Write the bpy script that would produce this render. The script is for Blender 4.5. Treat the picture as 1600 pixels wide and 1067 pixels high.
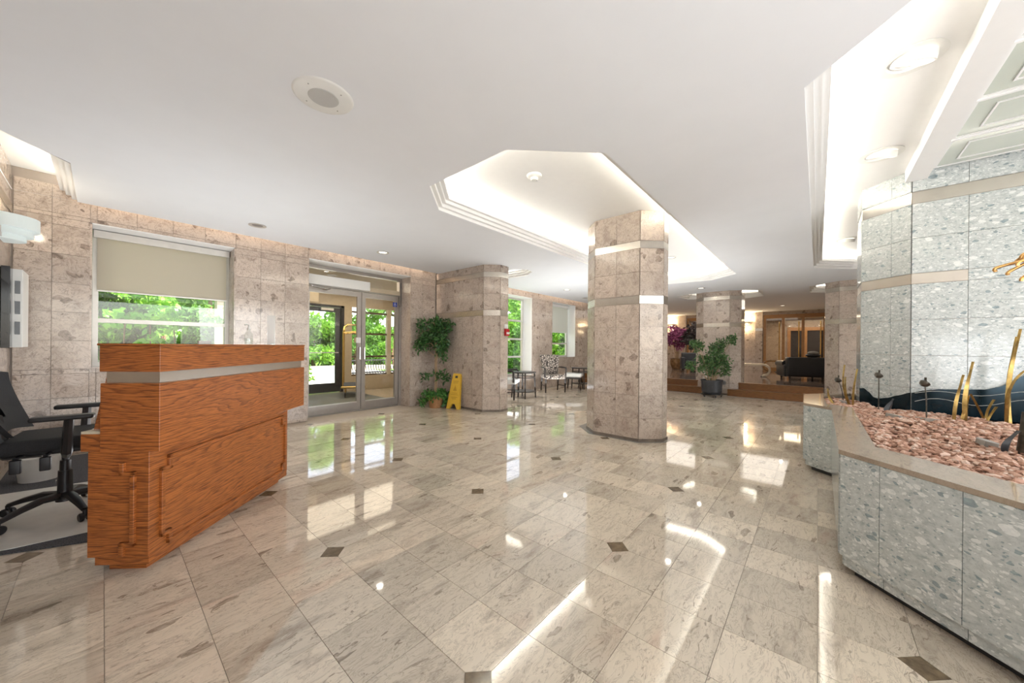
import bpy, bmesh, math, random
import numpy as np
from mathutils import Vector, Matrix
from mathutils.geometry import tessellate_polygon
random.seed(7); RNG = np.random.default_rng(7)
for o in list(bpy.data.objects): bpy.data.objects.remove(o)
SC = bpy.context.scene
COL = SC.collection
PI = math.pi
# ------------------------------------------------------------------ camera
FPX, YAW, ROLL, CAMH = 552.7, math.radians(40.85), math.radians(.525), 1.22
fw = Vector((math.cos(YAW), math.sin(YAW), 0)); rt = Vector((math.sin(YAW), -math.cos(YAW), 0)); up = Vector((0, 0, 1))
R_ = rt*math.cos(ROLL) + up*math.sin(ROLL); U_ = up*math.cos(ROLL) - rt*math.sin(ROLL)
cd = bpy.data.cameras.new('camera'); cam = bpy.data.objects.new('camera', cd); COL.objects.link(cam)
M = Matrix.Identity(4)
for i in range(3):
    M[i][0] = R_[i]; M[i][1] = U_[i]; M[i][2] = -fw[i]
M[2][3] = CAMH
cam.matrix_world = M
cd.sensor_width = 36; cd.lens = FPX/1600*36; cd.shift_y = 7.8/1600; cd.clip_start = .02; cd.clip_end = 300
SC.camera = cam
# ------------------------------------------------------------------ world, sun, exposure
w = bpy.data.worlds.new('sky'); SC.world = w; w.use_nodes = True
nt = w.node_tree; bg = nt.nodes['Background']
sky = nt.nodes.new('ShaderNodeTexSky'); sky.sky_type = 'NISHITA'; sky.sun_disc = False
sky.sun_elevation = math.radians(52); sky.sun_rotation = math.radians(200); sky.air_density = 1; sky.dust_density = 1.5
hsv = nt.nodes.new('ShaderNodeHueSaturation'); hsv.inputs['Saturation'].default_value = .45
nt.links.new(sky.outputs[0], hsv.inputs['Color']); nt.links.new(hsv.outputs[0], bg.inputs[0]); bg.inputs[1].default_value = .42
sd = bpy.data.lights.new('sun', 'SUN'); sun = bpy.data.objects.new('sun', sd); COL.objects.link(sun)
sd.energy = 9.0; sd.angle = .01; sd.color = (1, .95, .86)
sun.rotation_euler = Vector((-.42, .50, -1.0)).to_track_quat('-Z', 'Y').to_euler()
SC.view_settings.view_transform = 'Standard'; SC.view_settings.look = 'None'
SC.view_settings.gamma = 1; SC.view_settings.use_curve_mapping = False
SC.view_settings.exposure = .85
K_COVE, K_SLOT, K_DOWN, K_FILL, K_UP = 3.6, 2.2, .5, 1.15, .95

def area(name, loc, direction, sx, sy, watt, color=(1, .95, .88), spread=PI):
    l = bpy.data.lights.new(name, 'AREA'); l.shape = 'RECTANGLE'; l.size = sx; l.size_y = sy
    l.energy = watt; l.color = color; l.spread = spread
    o = bpy.data.objects.new(name, l); COL.objects.link(o); o.location = loc
    o.rotation_euler = Vector(direction).to_track_quat('-Z', 'X').to_euler()
    return o
def strip(name, a, b, direction, width, watt_per_m, color=(1, .93, .80)):
    a = Vector(a); b = Vector(b); d = (b-a); L = d.length; d.normalize()
    l = bpy.data.lights.new(name, 'AREA'); l.shape = 'RECTANGLE'; l.size = L; l.size_y = width
    l.energy = watt_per_m*L; l.color = color
    o = bpy.data.objects.new(name, l); COL.objects.link(o); o.location = (a+b)/2
    z = -Vector(direction).normalized(); z = (z - d*z.dot(d)).normalized(); y = z.cross(d)
    o.rotation_euler = Matrix((d, y, z)).transposed().to_euler()
    return o
# unseen fill lights added behind the camera to brighten the lobby
area('lobby_fill', (3.6, -5.02, 1.45), (0, 1, .35), 8.4, 2.3, K_FILL*190, (.93, .965, 1))
area('lobby_fill', (-.58, -2.9, 1.45), (1, 0, .35), 3.8, 2.3, K_FILL*95, (.93, .965, 1))
# wide unseen fill lights added low down to brighten the ceiling
area('ceiling_fill', (.6, -2.2, .45), (-.1, .25, 1), 4.0, 2.2, K_UP*52, (.95, .97, 1))
area('ceiling_fill', (7.2, 3.7, .25), (0, 0, 1), 4.5, 2.2, K_UP*60, (.97, .98, 1))
area('ceiling_fill', (.9, 4.9, .30), (0, 0, 1), 2.0, 1.6, K_UP*22, (.97, .98, 1))

# ------------------------------------------------------------------ materials
def mat(name):
    m = bpy.data.materials.new(name); m.use_nodes = True
    return m, m.node_tree, m.node_tree.nodes['Principled BSDF']
def lnk(t, a, b): t.links.new(a, b)
def node(t, typ, **kw):
    n = t.nodes.new(typ)
    for k, v in kw.items(): setattr(n, k, v)
    return n
def math_(t, op, a, b=None, c=None):
    n = node(t, 'ShaderNodeMath', operation=op)
    for i, x in enumerate((a, b, c)):
        if x is None: continue
        if isinstance(x, (int, float)): n.inputs[i].default_value = x
        else: lnk(t, x, n.inputs[i])
    return n.outputs[0]
def ramp(t, f, stops):
    n = node(t, 'ShaderNodeValToRGB'); e = n.color_ramp.elements
    while len(e) < len(stops): e.new(.5)
    for k, (p, c) in enumerate(stops):
        e[k].position = p; e[k].color = (*c, 1) if len(c) == 3 else c
    lnk(t, f, n.inputs[0]); return n.outputs[0]
def mix(t, f, a, b, mode='MIX'):
    n = node(t, 'ShaderNodeMix', data_type='RGBA', blend_type=mode)
    for s, x in ((n.inputs[0], f), (n.inputs[6], a), (n.inputs[7], b)):
        if isinstance(x, (int, float)): s.default_value = x
        elif isinstance(x, tuple): s.default_value = (*x, 1)
        else: lnk(t, x, s)
    return n.outputs[2]
def noise(t, v, scale, detail=4, rough=.55, dist=0.0):
    n = node(t, 'ShaderNodeTexNoise'); n.inputs['Scale'].default_value = scale; n.inputs['Detail'].default_value = detail
    n.inputs['Roughness'].default_value = rough; n.inputs['Distortion'].default_value = dist
    if v is not None: lnk(t, v, n.inputs['Vector'])
    return n
def voro(t, v, scale, feature='F1', rnd=1.0):
    n = node(t, 'ShaderNodeTexVoronoi', feature=feature); n.inputs['Scale'].default_value = scale; n.inputs['Randomness'].default_value = rnd
    lnk(t, v, n.inputs['Vector']); return n
def piece_random(t):
    oi = node(t, 'ShaderNodeObjectInfo'); ge = node(t, 'ShaderNodeNewGeometry')
    return math_(t, 'FRACT', math_(t, 'MULTIPLY', math_(t, 'ADD', oi.outputs['Random'], ge.outputs['Random Per Island']), 7.31)), ge
def piece_vec(t, scale=(1, 1, 1), spread=40.0):
    r, ge = piece_random(t)
    c = node(t, 'ShaderNodeCombineXYZ')
    for k, f in enumerate((1.0, 2.3, 3.7)): lnk(t, math_(t, 'MULTIPLY', math_(t, 'FRACT', math_(t, 'MULTIPLY', r, 3.1*f+1)), spread), c.inputs[k])
    a = node(t, 'ShaderNodeVectorMath', operation='ADD'); lnk(t, ge.outputs['Position'], a.inputs[0]); lnk(t, c.outputs[0], a.inputs[1])
    s = node(t, 'ShaderNodeVectorMath', operation='MULTIPLY'); lnk(t, a.outputs[0], s.inputs[0]); s.inputs[1].default_value = scale
    return s.outputs[0], r
def warp(t, v, scale, amt):
    n = noise(t, v, scale, 3); s = node(t, 'ShaderNodeVectorMath', operation='SCALE')
    sub = node(t, 'ShaderNodeVectorMath', operation='SUBTRACT'); lnk(t, n.outputs['Color'], sub.inputs[0]); sub.inputs[1].default_value = (.5, .5, .5)
    lnk(t, sub.outputs[0], s.inputs[0]); s.inputs['Scale'].default_value = amt
    a = node(t, 'ShaderNodeVectorMath', operation='ADD'); lnk(t, v, a.inputs[0]); lnk(t, s.outputs[0], a.inputs[1]); return a.outputs[0]
def plain(name, col, rough=.5, metal=0, var=.06, vscale=12, bump=0, **kw):
    m, t, b = mat(name)
    tc = node(t, 'ShaderNodeNewGeometry')
    n = noise(t, tc.outputs['Position'], vscale, 4)
    lo = tuple(max(0, c*(1-var)) for c in col); hi = tuple(min(1, c*(1+var)) for c in col)
    lnk(t, ramp(t, n.outputs[0], [(.3, lo), (.7, hi)]), b.inputs['Base Color'])
    b.inputs['Roughness'].default_value = rough; b.inputs['Metallic'].default_value = metal
    if bump:
        bp = node(t, 'ShaderNodeBump'); bp.inputs['Strength'].default_value = bump; bp.inputs['Distance'].default_value = .01
        lnk(t, n.outputs[0], bp.inputs['Height']); lnk(t, bp.outputs[0], b.inputs['Normal'])
    for k, v in kw.items(): b.inputs[k].default_value = v
    return m
def emit(name, col, strength):
    m, t, b = mat(name); b.inputs['Base Color'].default_value = (*col, 1)
    b.inputs['Emission Color'].default_value = (*col, 1); b.inputs['Emission Strength'].default_value = strength
    return m
def marble(name, light, mid, dark, rough, stretch, rot=0, fleck=.62, pink=(.60, .38, .30), ior=1.5, vk=.38, bk=.62, tv=.16, fk=.55):
    m, t, b = mat(name)
    v, r = piece_vec(t, (1, 1, 1))
    if stretch:
        mp = node(t, 'ShaderNodeMapping'); mp.inputs['Rotation'].default_value = (0, 0, rot); mp.inputs['Scale'].default_value = stretch
        lnk(t, v, mp.inputs['Vector']); v = mp.outputs[0]
    v = warp(t, v, 4, .22)
    base = noise(t, v, 5.5, 8, .62)
    c = ramp(t, base.outputs[0], [(.28, mid), (.48, light), (.62, light), (.78, mid)])
    # clouds of pink
    pk = noise(t, v, 3.2, 3); c = mix(t, ramp(t, pk.outputs[0], [(.60, (0, 0, 0)), (.76, (.32, .32, .32))]), c, pink)
    # curled shell-like inclusions
    v2 = warp(t, v, 11, .10); vo = voro(t, v2, 7.0)
    rnd = node(t, 'ShaderNodeSeparateColor'); lnk(t, vo.outputs['Color'], rnd.inputs[0])
    thr = math_(t, 'MULTIPLY', math_(t, 'SUBTRACT', rnd.outputs[0], fleck), .9)
    blob = math_(t, 'LESS_THAN', vo.outputs['Distance'], thr)
    inner = noise(t, v2, 30, 4); fl = ramp(t, inner.outputs[0], [(.36, dark), (.62, mid)])
    c = mix(t, math_(t, 'MULTIPLY', blob, bk), c, fl)
    vn = noise(t, v, 15, 6, .7, .8)
    vein = ramp(t, math_(t, 'ABSOLUTE', math_(t, 'SUBTRACT', vn.outputs[0], .5)), [(0, (1, 1, 1)), (.022, (0, 0, 0))])
    c = mix(t, math_(t, 'MULTIPLY', vein, vk), c, dark)
    gate = noise(t, v, 3.5, 2); f2 = noise(t, v2, 21, 5, .62, 1.6)
    m2 = math_(t, 'MULTIPLY', ramp(t, f2.outputs[0], [(.57, (0, 0, 0)), (.64, (1, 1, 1))]), ramp(t, gate.outputs[0], [(.40, (.25, .25, .25)), (.60, (1, 1, 1))]))
    c = mix(t, math_(t, 'MULTIPLY', m2, fk), c, tuple(.55*a+.45*b2 for a, b2 in zip(dark, mid)))
    f3 = noise(t, v2, 34, 4, .6, 1.0); c = mix(t, ramp(t, f3.outputs[0], [(.60, (0, 0, 0)), (.70, (.4, .4, .4))]), c, tuple(min(1, x*1.22) for x in light))
    hv = math_(t, 'ADD', math_(t, 'MULTIPLY', r, tv), 1-tv/2)
    hs = node(t, 'ShaderNodeHueSaturation'); lnk(t, hv, hs.inputs['Value']); lnk(t, c, hs.inputs['Color'])
    lnk(t, hs.outputs[0], b.inputs['Base Color'])
    b.inputs['Roughness'].default_value = rough; b.inputs['IOR'].default_value = ior
    return m
def breccia(name, base_a, base_b, white, dark, rough=.12, sc=1.0):
    m, t, b = mat(name)
    v, r = piece_vec(t)
    mp = node(t, 'ShaderNodeMapping'); mp.inputs['Rotation'].default_value = (.5, .4, .6); mp.inputs['Scale'].default_value = (1.0, 1.0, 1.7)
    lnk(t, v, mp.inputs['Vector']); v = warp(t, mp.outputs[0], 9*sc, .07)
    n1 = noise(t, v, 26*sc, 7, .7)
    c = ramp(t, n1.outputs[0], [(.30, base_b), (.5, base_a), (.70, tuple(min(1, x*1.18) for x in base_a))])
    for scale, cut_l, cut_d, k in ((60*sc, .66, .16, .8), (30*sc, .76, .13, .85), (15*sc, .86, .08, .9)):
        vo = voro(t, v, scale); sp = node(t, 'ShaderNodeSeparateColor'); lnk(t, vo.outputs['Color'], sp.inputs[0])
        size = math_(t, 'ADD', math_(t, 'MULTIPLY', sp.outputs[1], .25), .22)
        inside = math_(t, 'LESS_THAN', vo.outputs['Distance'], size)
        c = mix(t, math_(t, 'MULTIPLY', math_(t, 'MULTIPLY', inside, math_(t, 'GREATER_THAN', sp.outputs[0], cut_l)), k*.8), c, white)
        dk = ramp(t, noise(t, v, 40, 3).outputs[0], [(.35, dark), (.7, tuple(x*1.9 for x in dark))])
        c = mix(t, math_(t, 'MULTIPLY', math_(t, 'MULTIPLY', inside, math_(t, 'LESS_THAN', sp.outputs[0], cut_d)), k*.75), c, dk)
    sp2 = noise(t, v, 120, 3); c = mix(t, ramp(t, sp2.outputs[0], [(.60, (0, 0, 0)), (.68, (.35, .35, .35))]), c, dark)
    lnk(t, c, b.inputs['Base Color']); b.inputs['Roughness'].default_value = rough
    return m
def oak(name, light, dark, rough=.32, fine=1.0):
    m, t, b = mat(name)
    tc = node(t, 'ShaderNodeTexCoord'); oi = node(t, 'ShaderNodeObjectInfo')
    sp = node(t, 'ShaderNodeSeparateXYZ'); lnk(t, tc.outputs['Object'], sp.inputs[0])
    u = math_(t, 'ADD', math_(t, 'ADD', sp.outputs[0], sp.outputs[1]), math_(t, 'MULTIPLY', oi.outputs['Random'], 9))
    zz = sp.outputs[2]
    def cv(a, k): 
        c = node(t, 'ShaderNodeCombineXYZ'); lnk(t, math_(t, 'MULTIPLY', u, a), c.inputs[0]); lnk(t, math_(t, 'MULTIPLY', zz, k), c.inputs[2]); return c.outputs[0]
    big = noise(t, cv(.55, 2.6), 1.6, 2.5, .5)
    wob = noise(t, cv(5, 40), 1.0, 3, .6)
    ph = math_(t, 'ADD', math_(t, 'MULTIPLY', big.outputs[0], 17.0*fine), math_(t, 'MULTIPLY', zz, 44.0*fine))
    ph = math_(t, 'ADD', ph, math_(t, 'MULTIPLY', wob.outputs[0], .9))
    saw = math_(t, 'FRACT', ph)
    mid = tuple(.32*a+.68*b_ for a, b_ in zip(light, dark))
    c = ramp(t, saw, [(0, mid), (.25, tuple(.85*a+.15*b_ for a, b_ in zip(light, dark))), (.6, light), (.9, tuple(x*1.05 for x in light)), (1, mid)])
    pore = noise(t, cv(9, 230), 1.0, 3, .6)
    c = mix(t, ramp(t, pore.outputs[0], [(.48, (0, 0, 0)), (.62, (.8, .8, .8))]), c, dark)
    lnk(t, c, b.inputs['Base Color']); b.inputs['Roughness'].default_value = rough
    bp = node(t, 'ShaderNodeBump'); bp.inputs['Strength'].default_value = .12; bp.inputs['Distance'].default_value = .002
    lnk(t, pore.outputs[0], bp.inputs['Height']); lnk(t, bp.outputs[0], b.inputs['Normal'])
    return m
def leafmat(name, a, b_, tr=.35, rough=.4):
    m, t, b = mat(name)
    ge = node(t, 'ShaderNodeNewGeometry')
    c = ramp(t, ge.outputs['Random Per Island'], [(0, a), (1, b_)])
    lnk(t, c, b.inputs['Base Color']); b.inputs['Roughness'].default_value = rough
    ts = node(t, 'ShaderNodeBsdfTranslucent'); lnk(t, c, ts.inputs[0])
    ms = node(t, 'ShaderNodeMixShader'); ms.inputs[0].default_value = tr
    lnk(t, b.outputs[0], ms.inputs[1]); lnk(t, ts.outputs[0], ms.inputs[2])
    lnk(t, ms.outputs[0], t.nodes['Material Output'].inputs[0])
    return m
def glassmat(name, tint=(1, 1, 1), refl=1.0):
    m, t, b = mat(name); t.nodes.remove(b)
    ge = node(t, 'ShaderNodeNewGeometry'); dt = node(t, 'ShaderNodeVectorMath', operation='DOT_PRODUCT'); lnk(t, ge.outputs['Normal'], dt.inputs[0]); lnk(t, ge.outputs['Incoming'], dt.inputs[1])
    sch = math_(t, 'ADD', math_(t, 'MULTIPLY', math_(t, 'POWER', math_(t, 'SUBTRACT', 1.0, math_(t, 'ABSOLUTE', dt.outputs['Value'])), 5.0), .9), .035)
    g = node(t, 'ShaderNodeBsdfGlossy'); g.inputs['Roughness'].default_value = .01; g.inputs[0].default_value = (.9, .9, .9, 1)
    tr = node(t, 'ShaderNodeBsdfTransparent'); tr.inputs[0].default_value = (*tint, 1)
    ms = node(t, 'ShaderNodeMixShader'); lnk(t, math_(t, 'MULTIPLY', sch, refl), ms.inputs[0])
    lnk(t, tr.outputs[0], ms.inputs[1]); lnk(t, g.outputs[0], ms.inputs[2]); lnk(t, ms.outputs[0], t.nodes['Material Output'].inputs[0])
    return m
X = {}
X['floor'] = marble('floor_marble', (.68, .60, .485), (.40, .335, .265), (.15, .11, .075), .045, (.55, 1.7, 1), .2, .66, ior=1.85, vk=.42, bk=.75, tv=.32, fk=.8)
X['floor_dark'] = plain('brown_inset_marble', (.17, .125, .075), .10, var=.35, vscale=30)
X['floor_grout'] = plain('floor_joint', (.40, .35, .29), .6)
X['wall'] = marble('wall_marble', (.54, .455, .385), (.35, .28, .23), (.12, .085, .065), .12, None, 0, .56, (.47, .33, .27), vk=.6, bk=.8, fk=.8)
X['wall_grout'] = plain('stone_joint', (.34, .29, .25), .6)
X['plinth'] = plain('plinth_stone', (.20, .165, .135), .2, var=.2)
X['inlay'] = plain('grey_inlay_stone', (.27, .255, .235), .08, var=.12)
X['brec'] = breccia('grey_breccia', (.53, .565, .555), (.36, .40, .405), (.82, .84, .82), (.12, .17, .19))
X['coping'] = marble('coping_marble', (.40, .32, .245), (.30, .23, .17), (.17, .12, .09), .08, (.5, 1.6, 1), .6, .8)
X['band'] = plain('brushed_nickel_band', (.62, .58, .52), .26, 1.0, .05)
X['alu'] = plain('anodised_aluminium', (.40, .37, .34), .35, .8, .05)
X['alulight'] = plain('pale_aluminium', (.62, .60, .56), .35, .5, .05)
X['chrome'] = plain('chrome', (.75, .75, .75), .12, 1.0, .02)
X['ceil'] = plain('ceiling_paint', (.80, .82, .85), .85, var=.012, vscale=3, bump=.03)
X['white'] = plain('white_paint', (.84, .84, .83), .5, var=.01)
X['whiteplastic'] = plain('white_plastic', (.78, .78, .75), .4, var=.02)
X['oak'] = oak('orange_oak', (.47, .150, .033), (.115, .027, .008))
X['steptim'] = oak('step_oak', (.24, .105, .036), (.095, .038, .014), .3)
X['framewood'] = oak('frame_wood', (.42, .22, .08), (.22, .10, .03), .35)
X['black'] = plain('black_plastic', (.018, .018, .02), .42, var=.2)
X['blackfab'] = plain('black_mesh_fabric', (.020, .021, .024), .75, var=.3, vscale=200, bump=.3)
X['leather'] = plain('black_leather', (.018, .019, .022), .38, var=.25, vscale=40, bump=.15)
X['darkwood'] = plain('dark_stained_wood', (.025, .018, .014), .35, var=.3)
X['carpet'] = plain('grey_speckled_carpet', (.085, .087, .095), .95, var=.65, vscale=170, bump=.6)
X['mat'] = plain('clear_chair_mat', (.74, .74, .69), .18, var=.04)
X['vmat'] = plain('grey_green_entrance_mat', (.16, .165, .14), .95, var=.4, vscale=140, bump=.4)
X['tan'] = plain('tan_plaster', (.50, .42, .30), .7, var=.05)
X['tanlight'] = plain('pale_tan_soffit', (.62, .55, .42), .7, var=.05)
X['vfloor'] = plain('vestibule_tile', (.50, .42, .30), .12, var=.12)
X['bronzeframe'] = plain('brown_window_frame', (.13, .095, .06), .4, .3)
X['brass'] = plain('polished_brass', (.85, .60, .22), .14, 1.0, .04)
X['bronze'] = plain('bronze_leaf_metal', (.38, .26, .09), .30, 1.0, .35, 25)
X['darkmetal'] = plain('dark_patinated_metal', (.10, .09, .075), .38, .9, .3, 40)
X['rod'] = plain('golden_bronze_rod', (.52, .30, .11), .28, 1.0, .25, 30)
X['teal'] = plain('dark_teal_metal', (.012, .030, .042), .16, .55, .3, 6)
X['blind'] = leafmat('beige_blind_fabric', (.70, .64, .54), (.70, .64, .54), .5, .9)
X['blindw'] = leafmat('white_blind_fabric', (.80, .78, .74), (.80, .78, .74), .35, .9)
X['glass'] = glassmat('clear_glass'); X['acrylic'] = glassmat('clear_acrylic', (.93, .95, .94), 1.6)
X['frost'] = plain('frosted_ceiling_glass', (.56, .60, .53), .12, var=.05, vscale=2)
X['yellow'] = plain('yellow_plastic', (.75, .47, .05), .4, var=.05)
X['orangeline'] = plain('raised_amber_marking', (.55, .30, .03), .4)
X['red'] = plain('red_alarm_plastic', (.50, .02, .025), .35)
X['blue'] = plain('blue_sticker', (.03, .06, .33), .4)
X['green'] = plain('green_plastic', (.02, .33, .06), .4)
X['wicker'] = plain('woven_basket', (.34, .17, .07), .7, var=.4, vscale=90, bump=.5)
X['glaze'] = plain('brown_glazed_pot', (.20, .11, .045), .15, var=.5, vscale=9)
X['darkpot'] = plain('dark_grey_pot', (.035, .037, .042), .45, var=.2)
X['stoneurn'] = plain('weathered_urn', (.14, .13, .12), .7, var=.3)
X['bark'] = plain('brown_bark', (.22, .13, .07), .85, var=.4, vscale=60, bump=.5)
X['palebark'] = plain('pale_bark', (.36, .25, .15), .8, var=.3, vscale=60, bump=.4)
X['soil'] = plain('potting_soil', (.05, .035, .025), .95, var=.4, vscale=80)
X['ficus'] = leafmat('ficus_leaf', (.016, .060, .016), (.07, .19, .045), .2, .35)
X['ivy'] = leafmat('underplant_leaf', (.03, .12, .025), (.11, .30, .06), .25, .4)
X['shrubleaf'] = leafmat('pot_shrub_leaf', (.030, .095, .030), (.13, .24, .075), .25, .4)
X['purple'] = leafmat('purple_leaf', (.14, .022, .075), (.42, .11, .26), .2, .4)
X['darkleaf'] = leafmat('dark_leaf', (.012, .016, .012), (.06, .04, .04), .1, .4)
X['hedge'] = leafmat('hedge_leaf', (.06, .19, .012), (.26, .52, .05), .45, .5)
X['hedge2'] = leafmat('dark_hedge_leaf', (.04, .13, .018), (.16, .36, .05), .4, .5)
X['tree'] = leafmat('tree_leaf', (.12, .30, .04), (.42, .66, .14), .5, .5)
X['vine'] = leafmat('broad_vine_leaf', (.10, .34, .015), (.30, .62, .05), .5, .4)
X['pave'] = plain('pale_paving', (.52, .49, .44), .8, var=.06, vscale=2)
X['kerb'] = plain('kerb_stone', (.50, .45, .37), .8, var=.08)
X['grass'] = plain('lawn', (.12, .26, .04), .9, var=.4, vscale=30)
X['platform'] = plain('platform_stone', (.19, .14, .115), .08, var=.28, vscale=3)
X['ctable'] = plain('cream_lacquer', (.72, .64, .50), .25, var=.06)
X['cushgrey'] = plain('grey_cushion', (.30, .28, .25), .8, var=.2)
X['lamp'] = emit('warm_lamp', (1, .84, .60), 7.0)
X['lampglass'] = emit('sconce_glass', (.72, .80, .79), .06)
X['hot'] = emit('lit_diffuser', (1, .93, .80), 1.6)
X['dim'] = plain('unlit_lamp_reflector', (.30, .29, .28), .3, .6)
X['grille'] = plain('speaker_grille', (.50, .50, .48), .6, var=.1, vscale=300)
X['screen'] = plain('black_glass_door', (.012, .013, .015), .08)
X['slot'] = plain('grey_slot', (.20, .21, .22), .4)
X['dark'] = plain('painted_dark_opening', (.014, .008, .007), .9, var=.3, vscale=4)  # near-black paint for the unlit opening in the hall
X['paper'] = plain('white_paper', (.82, .81, .78), .7, var=.01)
def damask():
    m, t, b = mat('damask_fabric'); tc = node(t, 'ShaderNodeTexCoord')
    v = warp(t, tc.outputs['Object'], 14, .05); vo = voro(t, v, 17, 'DISTANCE_TO_EDGE')
    n = noise(t, v, 24, 2); f = math_(t, 'ADD', vo.outputs['Distance'], math_(t, 'MULTIPLY', n.outputs[0], .16))
    lnk(t, ramp(t, f, [(.17, (.040, .033, .030)), (.21, (.46, .40, .34))]), b.inputs['Base Color']); b.inputs['Roughness'].default_value = .85
    return m
X['damask'] = damask()
def gravelmat():
    m, t, b = mat('pink_gravel'); ge = node(t, 'ShaderNodeNewGeometry')
    c = ramp(t, ge.outputs['Random Per Island'], [(0, (.28, .14, .09)), (.35, (.46, .25, .17)), (.75, (.60, .38, .28)), (1, (.70, .55, .46))])
    n = noise(t, ge.outputs['Position'], 90, 4); c = mix(t, .35, c, ramp(t, n.outputs[0], [(.3, (.3, .3, .3)), (.7, (.9, .9, .9))]), 'MULTIPLY')
    lnk(t, c, b.inputs['Base Color']); b.inputs['Roughness'].default_value = .8; return m
X['gravel'] = gravelmat()

# ------------------------------------------------------------------ mesh helpers
class MB:
    def __init__(s): s.v = []; s.f = []
    def add(s, vs, fs, mtx=None):
        k = len(s.v)
        if mtx is not None: vs = [tuple(mtx @ Vector(p)) for p in vs]
        s.v += [tuple(p) for p in vs]; s.f += [tuple(i+k for i in f) for f in fs]; return s
    def box(s, x0, x1, y0, y1, z0, z1, mtx=None):
        return s.add([(x0, y0, z0), (x1, y0, z0), (x1, y1, z0), (x0, y1, z0), (x0, y0, z1), (x1, y0, z1), (x1, y1, z1), (x0, y1, z1)],
                     [(3, 2, 1, 0), (4, 5, 6, 7), (0, 1, 5, 4), (1, 2, 6, 5), (2, 3, 7, 6), (3, 0, 4, 7)], mtx)
    def prism(s, poly, z0, z1, mtx=None):
        n = len(poly)
        a = sum(poly[i][0]*poly[(i+1) % n][1]-poly[(i+1) % n][0]*poly[i][1] for i in range(n))
        if a < 0: poly = poly[::-1]
        vs = [(x, y, z0) for x, y in poly] + [(x, y, z1) for x, y in poly]
        tri = tessellate_polygon([[Vector((x, y, 0)) for x, y in poly]])
        fs = []
        for q in tri:
            a_, b_, c_ = [poly[i] for i in q]
            if (b_[0]-a_[0])*(c_[1]-a_[1])-(b_[1]-a_[1])*(c_[0]-a_[0]) < 0: q = (q[0], q[2], q[1])
            fs.append((q[0]+n, q[1]+n, q[2]+n)); fs.append((q[2], q[1], q[0]))
        fs += [(i, (i+1) % n, (i+1) % n+n, i+n) for i in range(n)]
        return s.add(vs, fs, mtx)
    def lathe(s, prof, seg=24, mtx=None, a0=0, a1=2*PI):
        full = abs(a1-a0-2*PI) < 1e-6; n = seg if full else seg+1
        vs = []; fs = []
        for r, z in prof:
            for k in range(n):
                a = a0+(a1-a0)*k/seg; vs.append((r*math.cos(a), r*math.sin(a), z))
        for i in range(len(prof)-1):
            for k in range(seg):
                k2 = (k+1) % n; fs.append((i*n+k, i*n+k2, (i+1)*n+k2, (i+1)*n+k))
        return s.add(vs, fs, mtx)
    def cyl(s, x, y, z0, z1, r0, r1=None, seg=16):
        r1 = r0 if r1 is None else r1
        return s.lathe([(0, z0), (r0, z0), (r1, z1), (0, z1)], seg, Matrix.Translation((x, y, 0)))
    def tube(s, pts, rad, seg=8, flat=1.0):
        pts = [Vector(p) for p in pts]; n = len(pts)
        rs = rad if isinstance(rad, (list, tuple)) else [rad]*n
        vs = []; fs = []; prev = None
        for i, p in enumerate(pts):
            d = (pts[min(i+1, n-1)]-pts[max(i-1, 0)]).normalized()
            u = prev - d*prev.dot(d) if prev is not None else d.cross(Vector((0, 0, 1)) if abs(d.z) < .9 else Vector((1, 0, 0)))
            u.normalize(); prev = u; w_ = d.cross(u)
            for k in range(seg):
                a = 2*PI*k/seg; vs.append(p + u*(rs[i]*math.cos(a)) + w_*(rs[i]*flat*math.sin(a)))
        for i in range(n-1):
            for k in range(seg): fs.append((i*seg+k, i*seg+(k+1) % seg, (i+1)*seg+(k+1) % seg, (i+1)*seg+k))
        fs.append(tuple(range(seg))[::-1]); fs.append(tuple((n-1)*seg+k for k in range(seg)))
        return s.add(vs, fs)
    def ell(s, c, r, seg=14, rings=9, mtx=None):
        prof = [(math.sin(PI*i/rings), -math.cos(PI*i/rings)) for i in range(rings+1)]
        m2 = Matrix.Translation(c) @ (mtx if mtx is not None else Matrix.Identity(4)) @ Matrix.Diagonal((*r, 1))
        return s.lathe(prof, seg, m2)
    def rbox(s, x0, x1, y0, y1, z0, z1, r=.02, mtx=None):  # box with chamfered edges
        bm = bmesh.new(); bmesh.ops.create_cube(bm, size=1)
        for v in bm.verts: v.co = ((x0+x1)/2+v.co.x*(x1-x0), (y0+y1)/2+v.co.y*(y1-y0), (z0+z1)/2+v.co.z*(z1-z0))
        bmesh.ops.bevel(bm, geom=bm.edges[:], offset=r, segments=3, affect='EDGES', profile=.6)
        bm.verts.index_update()
        vs = [tuple(v.co) for v in bm.verts]; fs = [tuple(v.index for v in f.verts) for f in bm.faces]; bm.free()
        return s.add(vs, fs, mtx)
    def mesh(s, name, m, smooth=None):
        me = bpy.data.meshes.new(name); me.from_pydata(s.v, [], s.f); me.materials.append(m)
        if smooth:
            for p in me.polygons: p.use_smooth = True
            me.update()
            try: me.set_sharp_from_angle(angle=math.radians(smooth))
            except Exception: pass
        return me
    def obj(s, name, m, parent=None, smooth=None): return link(name, s.mesh(name, m, smooth), parent)
def link(name, me, parent=None, mw=None):
    o = bpy.data.objects.new(name, me); COL.objects.link(o)
    if parent is not None: o.parent = parent
    if mw is not None: o.matrix_local = mw
    return o
def tag(o, label, cat, group=None, kind=None):
    o['label'] = label
    if cat: o['category'] = cat
    if group: o['group'] = group
    if kind: o['kind'] = kind
    return o
def struct(o, label=None):
    o['kind'] = 'structure'
    if label: o['label'] = label
    return o
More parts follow.
